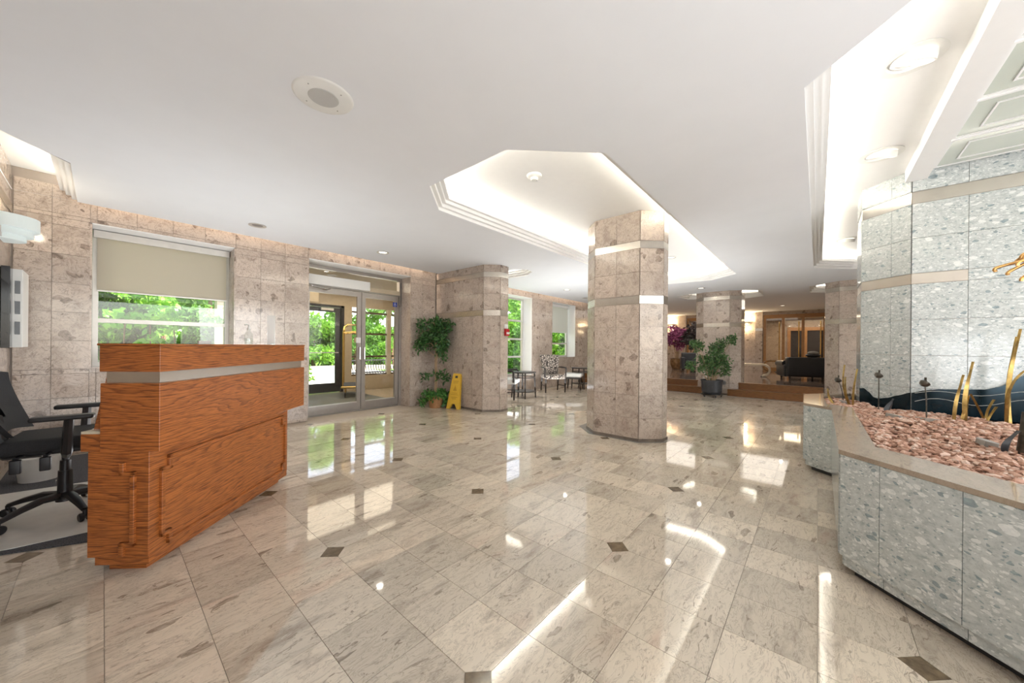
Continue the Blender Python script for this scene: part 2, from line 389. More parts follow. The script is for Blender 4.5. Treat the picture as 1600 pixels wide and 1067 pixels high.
def thing(name, label, cat, loc=(0, 0, 0), rz=0, group=None):
    o = bpy.data.objects.new(name, None); COL.objects.link(o); o.empty_display_size = .1
    o.location = loc; o.rotation_euler = (0, 0, rz)
    return tag(o, label, cat, group)
def copy_tree(o, loc, rz, label=None):
    c = o.copy(); COL.objects.link(c); c.location = loc; c.rotation_euler = (0, 0, rz)
    if label: c['label'] = label
    for ch in [q for q in bpy.data.objects if q.parent == o]:
        d = ch.copy(); COL.objects.link(d); d.parent = c
        for g in [q for q in bpy.data.objects if q.parent == ch]:
            e = g.copy(); COL.objects.link(e); e.parent = d
    return c
def offset_poly(P, d):  # convex CCW polygon, positive = outward
    n = len(P); out = []
    for i in range(n):
        a, b_, c = Vector(P[i-1]), Vector(P[i]), Vector(P[(i+1) % n])
        n1 = Vector(((b_-a).y, -(b_-a).x)).normalized(); n2 = Vector(((c-b_).y, -(c-b_).x)).normalized()
        m_ = (n1+n2); m_ = m_/max(.2, (1+n1.dot(n2))); out.append((b_.x+m_.x*d, b_.y+m_.y*d))
    return out
_cache = {}
def tile_mesh(wd, h, th, m):
    k = (round(wd, 3), round(h, 3), th, m.name)
    if k not in _cache: _cache[k] = MB().box(0, wd, -th, 0, 0, h).mesh('stone_tile', m)   # x along, z up, -y outwards
    return _cache[k]
def tiles(parent, p0, p1, cols, rows, m, th=.012, gap=.003, skip=(), name='tile', base=None):
    """tiles over the vertical face from p0 to p1 (outward normal on the right hand of p0->p1)"""
    p0 = Vector((*p0, 0)); p1 = Vector((*p1, 0)); d = (p1-p0); L = d.length; d.normalize(); nrm = Vector((d.y, -d.x, 0))
    rot = Matrix((d, -nrm, Vector((0, 0, 1)))).transposed().to_4x4()
    off = parent.matrix_world.translation if base is None else Vector(base)
    for a, b_ in zip(cols[:-1], cols[1:]):
        for c, e in zip(rows[:-1], rows[1:]):
            if b_-a < .012 or e-c < .012: continue
            mu, mz = (a+b_)/2, (c+e)/2
            if any(s0-1e-4 <= mu <= s1+1e-4 and t0-1e-4 <= mz <= t1+1e-4 for s0, s1, t0, t1 in skip): continue
            me = tile_mesh(b_-a-gap, e-c-gap, th, m)
            link(name, me, parent, Matrix.Translation(p0 + d*(a+gap/2) + Vector((0, 0, c+gap/2)) - off) @ rot)
def grid(lo, hi, step, extra=(), first=None):
    g = [lo]; x = first if first is not None else lo+step
    while x < hi-.02: g.append(x); x += step
    g.append(hi); g += [e for e in extra if lo < e < hi]
    g = sorted(g); out = [g[0]]
    for x in g[1:]:
        if x-out[-1] > .02: out.append(x)
        elif x in extra or x == hi: out[-1] = x
    return out

ZC, ZT = 2.74, 3.0
# ------------------------------------------------------------------ floor
fl = struct(MB().box(-.75, 17.9, -5.1, 6.5, -.10, -.004).obj('floor', X['floor_grout']), 'polished beige marble floor laid in square tiles with small brown diamonds')
gx = lambda i: .893+.294*(i-3); gy = lambda j: .920+.309*(j-3)
def proj(p):
    v = Vector(p)-Vector((0, 0, CAMH)); z = v.dot(fw)
    if z < .05: return None
    return 800+FPX*v.dot(R_)/z, 541.3-FPX*v.dot(U_)/z
cut, g2 = .070, .0011
def tile_poly(i, j):
    wx, wy = gx(i+1)-gx(i), gy(j+1)-gy(j)
    c = [(g2, g2), (wx-g2, g2), (wx-g2, wy-g2), (g2, wy-g2)]
    key = 0
    for k, (a, b_) in enumerate(((i, j), (i+1, j), (i+1, j+1), (i, j+1))):
        if a % 4 == 3 and b_ % 4 == 3: key = k+1
    if not key: return 0, c
    k = key-1; P = []
    for q in range(4):
        if q != k: P.append(c[q]); continue
        if k == 0: P += [(g2, cut), (cut, g2)]
        if k == 1: P += [(wx-cut, g2), (wx-g2, cut)]
        if k == 2: P += [(wx-g2, wy-cut), (wx-cut, wy-g2)]
        if k == 3: P += [(cut, wy-g2), (g2, wy-cut)]
    return key, P
cells = []
for i in range(-2, 37):
    for j in range(-17, 20):
        if gx(i+1) > 10.56 or gx(i) < -.62 or gy(j) < -4.9: continue
        if gy(j+1) > 6.16: continue
        cx_, cy_ = gx(i)+.147, gy(j)+.155
        if gy(j+1) < -.15 and gx(i) > 2.7: continue
        if cx_-cy_ > 3.1 and cy_ < -.25: continue
        pr = proj((cx_, cy_, 0)); vis = pr is not None and -60 < pr[0] < 1660 and 400 < pr[1] < 1160
        cells.append((0 if vis else 1, math.hypot(cx_, cy_), i, j))
cells.sort()
rest = MB(); fm = {}
for n, (nv, d, i, j) in enumerate(cells):
    key, P = tile_poly(i, j)
    if n < 300 and not nv:
        if key not in fm: fm[key] = MB().prism(P, -.0045, 0).mesh('floor_tile', X['floor'])
        link('tile', fm[key], fl, Matrix.Translation((gx(i), gy(j), 0)))
    else: rest.prism(P, -.010, 0, Matrix.Translation((gx(i), gy(j), 0)))
o = rest.obj('tile_field', X['floor'], fl); o['kind'] = 'stuff'
dm = None
for a in range(-1, 9):
    for b_ in range(-1, 5):
        x, y = gx(3+4*a), gy(3+4*b_)
        if not (-.5 < x < 10.4 and -1.5 < y < 6.0): continue
        if y < -1 or (y < -.1 and x > 2.6): continue
        if dm is None: dm = MB().prism([(-cut+g2, 0), (0, -cut+g2), (cut-g2, 0), (0, cut-g2)], -.0045, 0).mesh('diamond', X['floor_dark'])
        link('diamond_inset', dm, fl, Matrix.Translation((x, y, 0)))
# edge strips of the floor along the entrance wall
ew = MB(); ew.box(-.6, 10.55, gy(19)+.31, 6.15, -.0045, -.0005) if gy(20) < 6.14 else None
if ew.v: ew.obj('border_strip', X['floor'], fl)

# ------------------------------------------------------------------ walls
ROWS9 = [i*.31 for i in range(9)] + [ZC+.16]
def wall_with_openings(name, label, xs, y0, y1, openings, zt, m):
    mb = MB(); xs = sorted(set([xs[0], xs[1]] + [v for o_ in openings for v in o_[:2]]))
    for a, b_ in zip(xs[:-1], xs[1:]):
        op = [o_ for o_ in openings if o_[0] <= a+1e-6 and b_ <= o_[1]+1e-6]
        if not op: mb.box(a, b_, y0, y1, 0, zt)
        else:
            z0, z1 = op[0][2:]
            if z0 > 0: mb.box(a, b_, y0, y1, 0, z0)
            if z1 < zt: mb.box(a, b_, y0, y1, z1, zt)
    return struct(mb.obj(name, m), label)
WY = 6.15
W1, D1, W2, W3 = (-.10, 1.205, .93, 2.56), (2.13, 4.02, 0, 2.60), (6.45, 7.97, .40, 2.60), (8.98, 10.35, .88, 2.62)
wb = wall_with_openings('wall_back', 'marble-tiled wall with the glass entrance doors and windows', (-.75, 18.0), WY+.014, WY+.38, [W1, D1, W2, W3], 3.12, X['wall_grout'])
xs0 = -.6
cols = grid(-.6, 11.0, .31, (W1[0], W1[1], D1[0], D1[1], W2[0], W2[1], W3[0], W3[1], 4.62, 5.28), -.36)
rows = sorted(set([round(z, 3) for z in ROWS9] + [W1[2], W1[3], D1[3], W2[2], W3[2]]))
skip = [(a-xs0, b_-xs0, c, d) for a, b_, c, d in (W1, D1, W2, W3)] + [(4.62-xs0, 5.28-xs0, 0, 3)]
tiles(wb, (xs0, WY+.013), (11.0, WY+.013), [c-xs0 for c in cols], rows, X['wall'], skip=skip)
MB().box(11.0, 17.9, WY, WY+.013, 0, ZC+.18).obj('stone_facing', X['wall'], wb)
for (a, b_, c, d) in (W1, D1, W2, W3):   # stone-lined reveals
    r = MB(); r.box(a-.001, a+.015, WY+.003, WY+.37, c, d); r.obj('reveal', X['wall'], wb)
    r = MB(); r.box(b_-.015, b_+.001, WY+.003, WY+.37, c, d); r.obj('reveal', X['white'] if b_ > 5 else X['wall'], wb)
    MB().box(a, b_, WY+.003, WY+.37, d-.012, d+.001).obj('lintel_lining', X['white'], wb)
    if c > 0: MB().box(a, b_, WY-.002, WY+.37, c-.001, c+.014).obj('sill', X['wall'], wb)
wl = struct(MB().box(-.76, -.614, -5.1, WY, 0, 3.12).obj('wall_left', X['wall_grout']), 'marble-tiled left wall carrying the sconce and the panel')
BROWS = [i*1.79/6 for i in range(7)] + [1.90, 2.205, 2.51, 2.61, 2.90]
tiles(wl, (-.613, WY), (-.613, 3.7), grid(0, WY-3.7, .31), [z for z in BROWS if z <= 1.80], X['wall'])
tiles(wl, (-.613, WY), (-.613, 3.7), grid(0, WY-3.7, .31), [1.90, 2.205, 2.51], X['wall'])
tiles(wl, (-.613, WY), (-.613, 3.7), grid(0, WY-3.7, .31), [2.61, 2.99], X['wall'])
for z0, z1 in ((1.79, 1.90), (2.51, 2.61)): MB().box(-.613, -.604, 3.7, WY, z0+.003, z1-.003).obj('metal_band', X['band'], wl)
MB().box(-.613, -.602, -5.1, 3.7, 0, ZC+.2).obj('stone_facing', X['wall'], wl)
mb = MB(); mb.box(-.75, 18, -5.3, -5.1, 0, .28); mb.box(-.75, 18, -5.3, -5.1, 2.62, 3.12); mb.box(-.75, -.62, -5.3, -5.1, .28, 2.62); mb.box(7.85, 18, -5.3, -5.1, .28, 2.62)  # wide unseen opening added where the lobby fill light sits
struct(mb.obj('wall_front', X['wall']), 'marble wall behind the photographer with a wide opening added for the fill light')
struct(MB().box(17.95, 18.1, -5.3, -1.2, 0, 3.12).obj('wall_end', X['wall']), 'end wall of the lounge')
# ------------------------------------------------------------------ ceiling and its stepped trays
T_MID = [(2.15, 1.88), (2.62, 1.385), (8.36, 1.385), (8.76, 1.86), (8.70, 2.66), (8.28, 3.10), (2.50, 3.10), (2.15, 2.76)]
T_RIGHT = [(1.2, -2.6), (9.1, -2.6), (9.1, -.52), (8.62, -.05), (2.71, -.05), (1.2, -1.56)]
T_LEFT = [(-.59, 4.55), (-.31, 4.86), (-.31, 6.06), (-.59, 6.06)]
T_ENTRY = [(5.42, 4.60), (5.50, 4.48), (5.62, 4.50), (5.80, 4.75), (5.80, 5.4), (5.42, 5.4)]
T_FAR = [(10.95, 1.55), (11.25, 1.22), (12.35, 1.30), (12.55, 1.75), (11.9, 2.95), (11.2, 3.05), (10.95, 2.75)]
T_FAR2 = [(10.95, -1.6), (12.6, -1.6), (12.6, -.35), (12.3, .05), (11.25, .05), (10.95, -.3)]
ST = .12
holes = [offset_poly(T, ST) for T in (T_MID, T_RIGHT, T_ENTRY, T_FAR, T_FAR2)]
holes.append([(-.599, 4.30), (-.42, 4.55), (-.19, 4.80), (-.19, 6.065), (-.599, 6.065)])
outer = [(-.605, -5.1), (17.85, -5.1), (17.85, 6.07), (-.605, 6.07)]
loops = [[Vector((x, y, 0)) for x, y in L] for L in [outer] + [h[::-1] for h in holes]]
flat = [p for L in loops for p in L]
mb = MB(); mb.add([(p.x, p.y, ZC) for p in flat], [tuple(t) for t in tessellate_polygon(loops)])
ce = struct(mb.obj('ceiling', X['ceil']), 'flat white ceiling with stepped octagonal recesses')
struct(MB().box(-.8, 18, -5.3, 6.6, 3.12, 3.3).obj('ceiling_slab', X['white']), 'slab above the ceiling recesses')
def tray(label, P, steps=3, cove=True, expand=.16, sides=None, power=1.0, open_sides=()):
    mb = MB(); n = len(P)
    prof = []; z = ZC
    for k in range(steps, 0, -1):
        off = ST*k/steps; prof += [(off, z), (off, z+.036)]; z += .036
    prof = prof + [(0, z), (0, z+.045), (.02, z+.045), (expand, z+.045), (expand, ZT)]
    rings = [[(x, y, zz) for x, y in offset_poly(P, off)] for off, zz in prof]
    vs = [p for r in rings for p in r]; fs = []
    for i in range(len(rings)-1):
        for k in range(n): fs.append((i*n+k, i*n+(k+1) % n, (i+1)*n+(k+1) % n, (i+1)*n+k))
    mb.add(vs, fs)
    top = offset_poly(P, expand+.01); mb.prism(top, ZT, ZT+.02)
    o = struct(mb.obj('ceiling_tray', X['white']), label)
    if cove:
        E_ = offset_poly(P, .075)
        for k in range(n):
            if sides is not None and k not in sides: continue
            a, b_ = Vector((*E_[k], z+.06)), Vector((*E_[(k+1) % n], z+.06)); L = (b_-a).length
            if L < .25: continue
            d = (b_-a).normalized(); nin = Vector((-d.y, d.x, 0))
            strip('cove_light', a+d*.04, b_-d*.04, nin*.35+Vector((0, 0, 1)), .05, K_COVE*power)
    return o
tray('large octagonal tray over the central column', T_MID)
tray('tray with downlights beside the grey stone pillar', T_RIGHT, sides=(2, 3, 4))
tray('tray behind the entrance pilaster', T_ENTRY, power=.6)
tray('tray around the far column', T_FAR, power=.5)
tray('tray around the right-hand far column', T_FAR2, power=.5)
# left tray: open towards the walls
mb = MB(); prof = [(-.19, ZC), (-.19, ZC+.036), (-.23, ZC+.036), (-.23, ZC+.072), (-.27, ZC+.072), (-.27, ZC+.108), (-.31, ZC+.108), (-.31, ZC+.153), (-.14, ZC+.153), (-.14, ZT)]
k2 = len(prof)
corner = [(x - (.0), 4.80-(x+.19)*.4) for x, z in prof]
A_ = [(x, 6.14, z) for x, z in prof]; B_ = [(x, 4.82, z) for x, z in prof]; C_ = [(x-.36, 4.38, z) for x, z in prof]
mb.add(A_+B_+C_, [(i, i+1, k2+i+1, k2+i) for i in range(k2-1)] + [(k2+i, k2+i+1, 2*k2+i+1, 2*k2+i) for i in range(k2-1)])
mb.box(-.62, -.10, 4.2, 6.16, ZT, ZT+.02)
struct(mb.obj('ceiling_tray', X['white']), 'lit tray above the left wall corner')
strip('cove_light', (-.22, 4.9, ZC+.175), (-.22, 6.05, ZC+.175), (-.5, 0, 1), .05, K_COVE*.6)
# light slot along the entrance wall
for a, b_ in ((-.15, 2.0), (2.2, 4.5), (5.4, 8.0), (8.2, 11.0)): strip('slot_light', (a, 6.10, ZC+.17), (b_, 6.10, ZC+.17), (0, .12, -1), .03, K_SLOT, (1, .80, .62))

# ------------------------------------------------------------------ stone columns
def column(name, label, x0, x1, y0, y1, ch=(.22, .23), top=ZT, rear=True):
    a, b_ = ch
    P = [(x0, y1-b_), (x0, y0+b_), (x0+a, y0), (x1-a, y0), (x1, y0+b_), (x1, y1-b_), (x1-a, y1), (x0+a, y1)]
    if not rear: P = [(x0, y1), (x0, y0+b_), (x0+a, y0), (x1-a, y0), (x1, y0+b_), (x1, y1)]
    root = thing(name, label, 'column', ((x0+x1)/2, (y0+y1)/2, 0)); cx, cy = (x0+x1)/2, (y0+y1)/2
    Q = [(x-cx, y-cy) for x, y in P]
    ccw = Q   # listed so that the outward normal is on the right of each step
    def shrink(d): return offset_poly(ccw, d)
    MB().prism(shrink(-.0135), 0, top).obj('core', X['wall_grout'], root)
    MB().prism(shrink(.008), 0, .035).obj('plinth', X['plinth'], root)
    S = shrink(-.012)
    rows_ = [.035] + BROWS[1:-1] + [top]
    for k in range(len(S) if rear else 5):
        p, q = S[k], S[(k+1) % len(S)]; L = math.hypot(q[0]-p[0], q[1]-p[1])
        nc = max(1, round(L/.31)); cols_ = [L*i/nc for i in range(nc+1)]
        tiles(root, p, q, cols_, [z for z in rows_ if z <= 1.80], X['wall'], base=(0, 0, 0))
        tiles(root, p, q, cols_, [1.90, 2.205, 2.51], X['wall'], base=(0, 0, 0))
        tiles(root, p, q, cols_, [2.61, top], X['wall'], base=(0, 0, 0))
    for z0, z1 in ((1.79, 1.90), (2.51, 2.61)): MB().prism(shrink(-.002), z0+.003, z1-.003).obj('metal_band', X['band'], root)
    return root
column('stone_column', 'octagonal marble column standing alone in the middle of the lobby', 4.54, 5.16, 1.52, 2.62)
pil = column('stone_pilaster', 'marble pilaster projecting beside the ficus and the yellow sign', 4.62, 5.28, 4.48, 6.138, top=ZC, rear=False)
XF = 10.72
fcol = column('stone_column', 'marble column on the edge of the raised lounge behind the shrub on wheels', XF, XF+1.0, 1.52, 2.60)
MB().rbox(-.504, -.499, -.235, -.165, .26, .37, .002).obj('outlet_plate', X['dim'], fcol)
column('stone_column', 'marble column at the right end of the steps beside the planter', XF-.05, XF+1.0, -1.5, -.12)
# grey octagonal inlay in the floor round the central column
mb = MB(); mb.prism([(4.48, 1.74), (4.74, 1.47), (5.22, 1.45), (5.40, 1.70), (5.40, 2.50), (5.18, 2.80), (4.83, 2.79), (4.49, 2.44)], -.008, .0012)
mb.obj('inlay', X['inlay'], fl)
# alarm pull station
t = thing('alarm_pull_station', 'red fire alarm pull station on the entrance pilaster', 'fire alarm', (5.0, 4.48, 1.42))
MB().rbox(-.05, .05, -.05, 0, 0, .13, .006).obj('body', X['red'], t); MB().rbox(-.04, .04, -.062, -.05, .03, .07, .004).obj('handle', X['whiteplastic'], t)
o = MB().rbox(-.05, .05, -.012, 0, .14, .22, .004).obj('plate', X['whiteplastic'], t)

# ------------------------------------------------------------------ grey breccia pillar, planter
BX, BY = 5.22, -.36
bp_ = thing('breccia_pillar', 'massive grey breccia stone pillar rising out of the gravel planter', 'pillar', (BX, BY, 0))
BP = [(BX+.34, BY), (BX, BY-.34), (BX, -2.6), (6.09, -2.6), (6.09, BY)]
L_ = [(x-BX, y-BY) for x, y in BP]
MB().prism([(x+.0135 if k in (1, 2) else x+.006, y-.0135 if k in (0, 4) else y) for k, (x, y) in enumerate(L_)], .601, ZT).obj('core', X['wall_grout'], bp_)
br = [.602, .85, 1.17, 1.52, 1.87, 1.975, 2.32, 2.66, 2.78, ZT]
fA, fB, fC, fD = (.865, -.012), (.336, -.012), (.012, -.336), (.012, -2.24)   # outward normals on the right hand
for p, q, cols_, lowend in ((fA, fB, grid(0, .529, .345), None), (fB, fC, [0, .29, .458], None), (fC, fD, grid(0, 1.90, .35), .35)):
    L = math.hypot(q[0]-p[0], q[1]-p[1]); cols_ = [min(c, L) for c in cols_]
    tiles(bp_, p, q, cols_, br[:5], X['brec'], base=(0, 0, 0)); tiles(bp_, p, q, cols_, br[5:8], X['brec'], base=(0, 0, 0)); tiles(bp_, p, q, cols_, br[8:], X['brec'], base=(0, 0, 0))
    d = Vector((q[0]-p[0], q[1]-p[1], 0)).normalized(); nn = Vector((d.y, -d.x, 0))
    rot = Matrix((d, -nn, Vector((0, 0, 1)))).transposed().to_4x4(); rot.translation = Vector((*p, 0))
    for z0, z1, ln in ((1.87, 1.975, L if lowend is None else lowend), (2.66, 2.78, L)):
        MB().box(0, ln, -.006, 0, z0+.003, z1-.003, rot).obj('metal_band', X['band'], bp_)
    if lowend is not None: tiles(bp_, p, q, [c for c in cols_ if c >= lowend-.01], [1.87, 1.975], X['brec'], base=(0, 0, 0))

PO = [(5.62, .13), (4.69, .11), (4.50, -.10), (2.645, -.09), (.95, -1.785), (.95, -2.6), (6.2, -2.6), (6.2, -.30)]
PIN = [(5.60, -.05), (4.78, -.07), (4.66, -.25), (2.86, -.25), (1.36, -1.75), (1.36, -2.5), (6.05, -2.5), (6.05, -.30)]
pl = thing('planter', 'low grey breccia planter with brown marble coping full of pink gravel', 'planter', (0, 0, 0))
MB().prism(offset_poly(PO, -.07), 0, .045).obj('plinth', X['black'], pl)
MB().prism(offset_poly(PO, -.031), .045, .60).obj('core', X['wall_grout'], pl)
mb = MB(); n = len(PO)
z0, z1 = .648, .672
vs = [(x, y, z) for z in (z0, z1) for x, y in PO] + [(x, y, z) for z in (z0, z1) for x, y in PIN]; fs = []
for k in range(n):
    q = (k+1) % n
    fs += [(k, q, q+n, k+n)[::-1], (2*n+q, 2*n+k, 3*n+k, 3*n+q)[::-1], (n+k, n+q, 3*n+q, 3*n+k)[::-1], (q, k, 2*n+k, 2*n+q)[::-1]]
mb.add(vs, fs); mb.obj('coping', X['coping'], pl)
MB().prism(PIN, .56, .60).obj('soil_bed', X['soil'], pl)
mb = MB()
for k in range(n):  # inner lining below the coping
    a, b_ = PIN[k], PIN[(k+1) % n]
    mb.add([(a[0], a[1], .56), (b_[0], b_[1], .56), (b_[0], b_[1], z0), (a[0], a[1], z0)], [(0, 1, 2, 3)])
mb.obj('liner', X['plinth'], pl)
S1 = offset_poly(PO, -.016); S2 = offset_poly(PO, -.034)
for k, first in ((0, .305), (1, .3), (2, .305), (3, .195)):
    # panels face outwards: walk the edge so the outward side is on the right hand
    for S, r_ in ((S1, [.102, .648]), (S2, [.045, .10])):
        p, q = S[k], S[(k+1) % n]; L = math.hypot(q[0]-p[0], q[1]-p[1])
        tiles(pl, p, q, grid(0, L, .305, (), first), r_, X['brec'], th=.014, name='panel', base=(0, 0, 0))

# gravel
def inside(P, x, y):
    c = np.zeros(len(x), bool); j = len(P)-1
    for i in range(len(P)):
        xi, yi = P[i]; xj, yj = P[j]
        with np.errstate(divide='ignore', invalid='ignore'):
            c ^= ((yi > y) != (yj > y)) & (x < (xj-xi)*(y-yi)/(yj-yi+1e-12)+xi)
        j = i
    return c
N = 46000
px, py = RNG.uniform(1.4, 6.05, N), RNG.uniform(-2.4, -.03, N)
ok = inside(offset_poly(PIN, -.012), px, py) & ~((px > BX-.01) & (py < BY+.0) & ((px-BX)+(BY-py) > .34)) & (px-py < 5.95) & (py > -1.9)
ok &= ~((px > 5.2) & (py < -.42))
px, py = px[ok][:12500], py[ok][:12500]
bm = bmesh.new(); bmesh.ops.create_icosphere(bm, subdivisions=1, radius=1); iv = np.array([v.co[:] for v in bm.verts]); bf = np.array([[v.index for v in f.verts] for f in bm.faces]); bm.free()
VV, FF = [], []
for k in range(len(px)):
    s = RNG.uniform(.011, .024); r_ = iv*np.array([s*RNG.uniform(.8, 1.5), s*RNG.uniform(.7, 1.1), s*RNG.uniform(.4, .8)])*RNG.uniform(.78, 1.2, (len(iv), 1))
    a = RNG.uniform(0, 6.28); tl = RNG.uniform(-.5, .5)
    ca, sa = math.cos(a), math.sin(a); ct, st_ = math.cos(tl), math.sin(tl)
    x, y, z = r_[:, 0], r_[:, 1]*ct-r_[:, 2]*st_, r_[:, 1]*st_+r_[:, 2]*ct
    hz = .612+RNG.uniform(0, .028)+.012*math.sin(px[k]*4)*math.cos(py[k]*5)
    VV.append(np.stack([x*ca-y*sa+px[k], x*sa+y*ca+py[k], z+hz], 1)); FF.append(bf+k*len(iv))
mb = MB(); mb.v = np.concatenate(VV).tolist(); mb.f = np.concatenate(FF).tolist()
tag(mb.obj('gravel', X['gravel'], None), 'pink crushed gravel filling the planter', 'gravel', kind='stuff')

# dark wavy metal sheets at the foot of the pillar
prof2 = [(0, .80), (.08, .83), (.18, .85), (.30, .86), (.44, .87), (.52, .90), (.60, .96), (.66, 1.02), (.75, 1.10), (.9, 1.17), (1.2, 1.22), (1.8, 1.2)]
mb = MB(); y0 = BY-.34
top = [(-.004, BY-.34-u-.0, z) for u, z in prof2]
def sheet(P3, bottom, nrm, th):
    n_ = len(P3); nv = Vector(nrm)*th
    vs = [Vector(p) for p in P3] + [Vector((p[0], p[1], bottom)) for p in P3]; vs += [v+nv for v in vs]
    fs = []
    for i in range(n_-1):
        fs += [(i, i+1, n_+i+1, n_+i), (2*n_+i+1, 2*n_+i, 3*n_+i, 3*n_+i+1), (i+1, i, 2*n_+i, 2*n_+i+1)]
    fs += [(0, n_, 3*n_, 2*n_), (n_-1, 2*n_-2+1, 4*n_-1, 3*n_-1)]
    return vs, fs
def smooth_prof(pr, m_=6):
    out = []
    for i in range(len(pr)-1):
        for k in range(m_):
            f = k/m_; f2 = f*f*(3-2*f)*.5+f*.5; out.append((pr[i][0]+(pr[i+1][0]-pr[i][0])*f, pr[i][1]+(pr[i+1][1]-pr[i][1])*f2))
    return out+[pr[-1]]
t = thing('metal_wave_sheet', 'dark teal wavy metal sheet along the foot of the grey pillar', 'sculpture', (BX, BY, .6))
vs, fs = sheet([(-.010, -.34-u, z-.6) for u, z in smooth_prof(prof2)], -.02, (-1, 0, 0), .008)
MB().add(vs, fs).obj('sheet', X['teal'], t)
pr1 = [(0, .80), (.10, .76), (.20, .72), (.29, .70), (.33, .71), (.38, .76), (.43, .795), (.47, .79)]
q = 2**-.5
vs, fs = sheet([(-.007+u*q, -.34+.007+u*q, z-.6) for u, z in smooth_prof(pr1)], -.02, (-q, q, 0), .008)
o = MB().add(vs, fs).obj('corner_sheet', X['teal'], t)
for z0, am in ((.72, .03), (.80, .02)):
    MB().tube([(-.022, -.36-.05*k, z0-.6+am*math.sin(k*.6)+.004*k) for k in range(24)], .0022, 5).obj('wire_line', X['alulight'], t)

# metal plants
def blade(mb, base, tip, wdt, bend=(0, 0, 0), th=.006, seg=12):
    a = Vector(base); b_ = Vector(tip); bd = Vector(bend); d = (b_-a)
    side = Vector((.654, -.756, 0))
    vs = []; 
    for i in range(seg+1):
        f = i/seg; p = a+d*f+bd*math.sin(PI*f); wv = wdt*(.45+.75*math.sin(PI*min(1, f*1.05+.12)))*(1-f**5)
        nr = Vector((-.756, -.654, 0))
        vs += [p-side*wv, p-nr*th*-2.2, p+side*wv, p-nr*th]
    fs = []
    for i in range(seg):
        for k in range(4): fs.append((4*i+k, 4*i+(k+1) % 4, 4*i+4+(k+1) % 4, 4*i+4+k))
    fs.append((3, 2, 1, 0)); mb.add(vs, fs)
def flower(label, x, y, h, lean=(0, 0), leaf=True, size=1.0, bud=(.03, .03, .022)):
    t = thing('metal_flower', label, 'sculpture', (x, y, .61), 0)
    MB().tube([(lean[0]*(k/8)**2+.006*math.sin(k), lean[1]*(k/8)**2, h*k/8) for k in range(9)], .0045*size, 6).obj('stem', X['darkmetal'], t)
    mb = MB(); mb.lathe([(.004, -.035), (.028, -.018), (.034, .004), (.020, .014), (.026, .002), (0, -.012)], 12, Matrix.Translation((lean[0], lean[1], h)) @ Matrix.Rotation(.8, 4, Vector((.75, .65, 0))) @ Matrix.Diagonal((size, size, size, 1)))
    blade(mb, (lean[0], lean[1], h), (lean[0]-.004, lean[1], h+.05*size), .008*size)
    mb.obj('blossom', X['darkmetal'], t, 40)
    if leaf:
        mb = MB(); blade(mb, (0, 0, .0), (.03, -.05, .13), .022, (.02, -.02, 0)); mb.obj('leaf', X['darkmetal'], t, 40)
    return t
flower('dark metal flower with a drooping pod at the far end of the gravel', 5.42, -.22, .27, (-.03, .045))
flower('straight dark metal flower before the pale corner of the pillar', 5.04, -.46, .36, (0, 0), False)
flower('curved dark metal flower standing before the teal sheet', 4.56, -.70, .33, (.01, .01), False)
t = thing('metal_leaf', 'black metal leaf lying against the foot of the straight flower', 'sculpture', (4.98, -.50, .61))
mb = MB(); blade(mb, (0, 0, 0), (.03, -.055, .14), .030, (.01, 0, 0)); mb.obj('blade', X['black'], t, 40)
def blades(label, x, y, spec, m, cat='sculpture'):
    t = thing('metal_grass', label, cat, (x, y, .60))
    for b0, tip, wd, bend in spec:
        mb = MB(); blade(mb, b0, tip, wd, bend); mb.obj('blade', X[m], t, 40)
    return t
blades('pair of thin dark metal blades near the far corner of the gravel', 5.12, -.28, [((.0, .0, 0), (.03, -.03, .42), .010, (-.01, .01, 0)), ((.0, .02, 0), (-.05, .07, .46), .007, (.02, .03, 0)), ((.01, .01, 0), (.02, .06, .33), .006, (-.03, .02, 0)), ((-.02, .12, 0), (-.01, .20, .20), .016, (0, .02, 0))], 'bronze')
blades('bronze blade cluster standing before the teal sheet', 4.66, -.88, [((-.01, .02, 0), (.0, -.03, .42), .016, (-.01, .01, 0)), ((.02, -.05, 0), (.03, -.085, .53), .022, (-.02, .02, 0)), ((.0, -.02, 0), (.02, -.06, .25), .012, (0, 0, 0))], 'bronze')
blades('small three-leaved metal sprig between the two bronze blade groups', 4.90, -1.08, [((0, 0, 0), (-.03, .09, .25), .007, (-.02, .0, 0)), ((0, 0, 0), (.02, -.045, .21), .007, (.02, .01, 0)), ((0, 0, 0), (.03, -.06, .15), .006, (.02, .0, 0))], 'bronze')
blades('tallest golden bronze blade at the right of the gravel', 4.88, -1.18, [((0, 0, 0), (-.01, -.06, .80), .020, (-.02, .02, 0)), ((.0, -.02, 0), (.06, -.06, .74), .018, (.01, .02, 0)), ((-.02, .01, 0), (-.0, -.14, .52), .008, (-.02, .05, .08))], 'bronze')
t = thing('metal_post', 'grey metal post with a black leaf at the near right of the gravel', 'sculpture', (3.47, -.90, .60))
MB().tube([(0, 0, 0), (0, -.01, .14), (.01, -.01, .27)], [.030, .028, .016], 12).obj('post', X['darkmetal'], t, 40)
mb = MB(); blade(mb, (-.02, .07, .02), (0, .02, .16), .022, (-.02, .02, 0)); mb.obj('leaf', X['black'], t, 40)
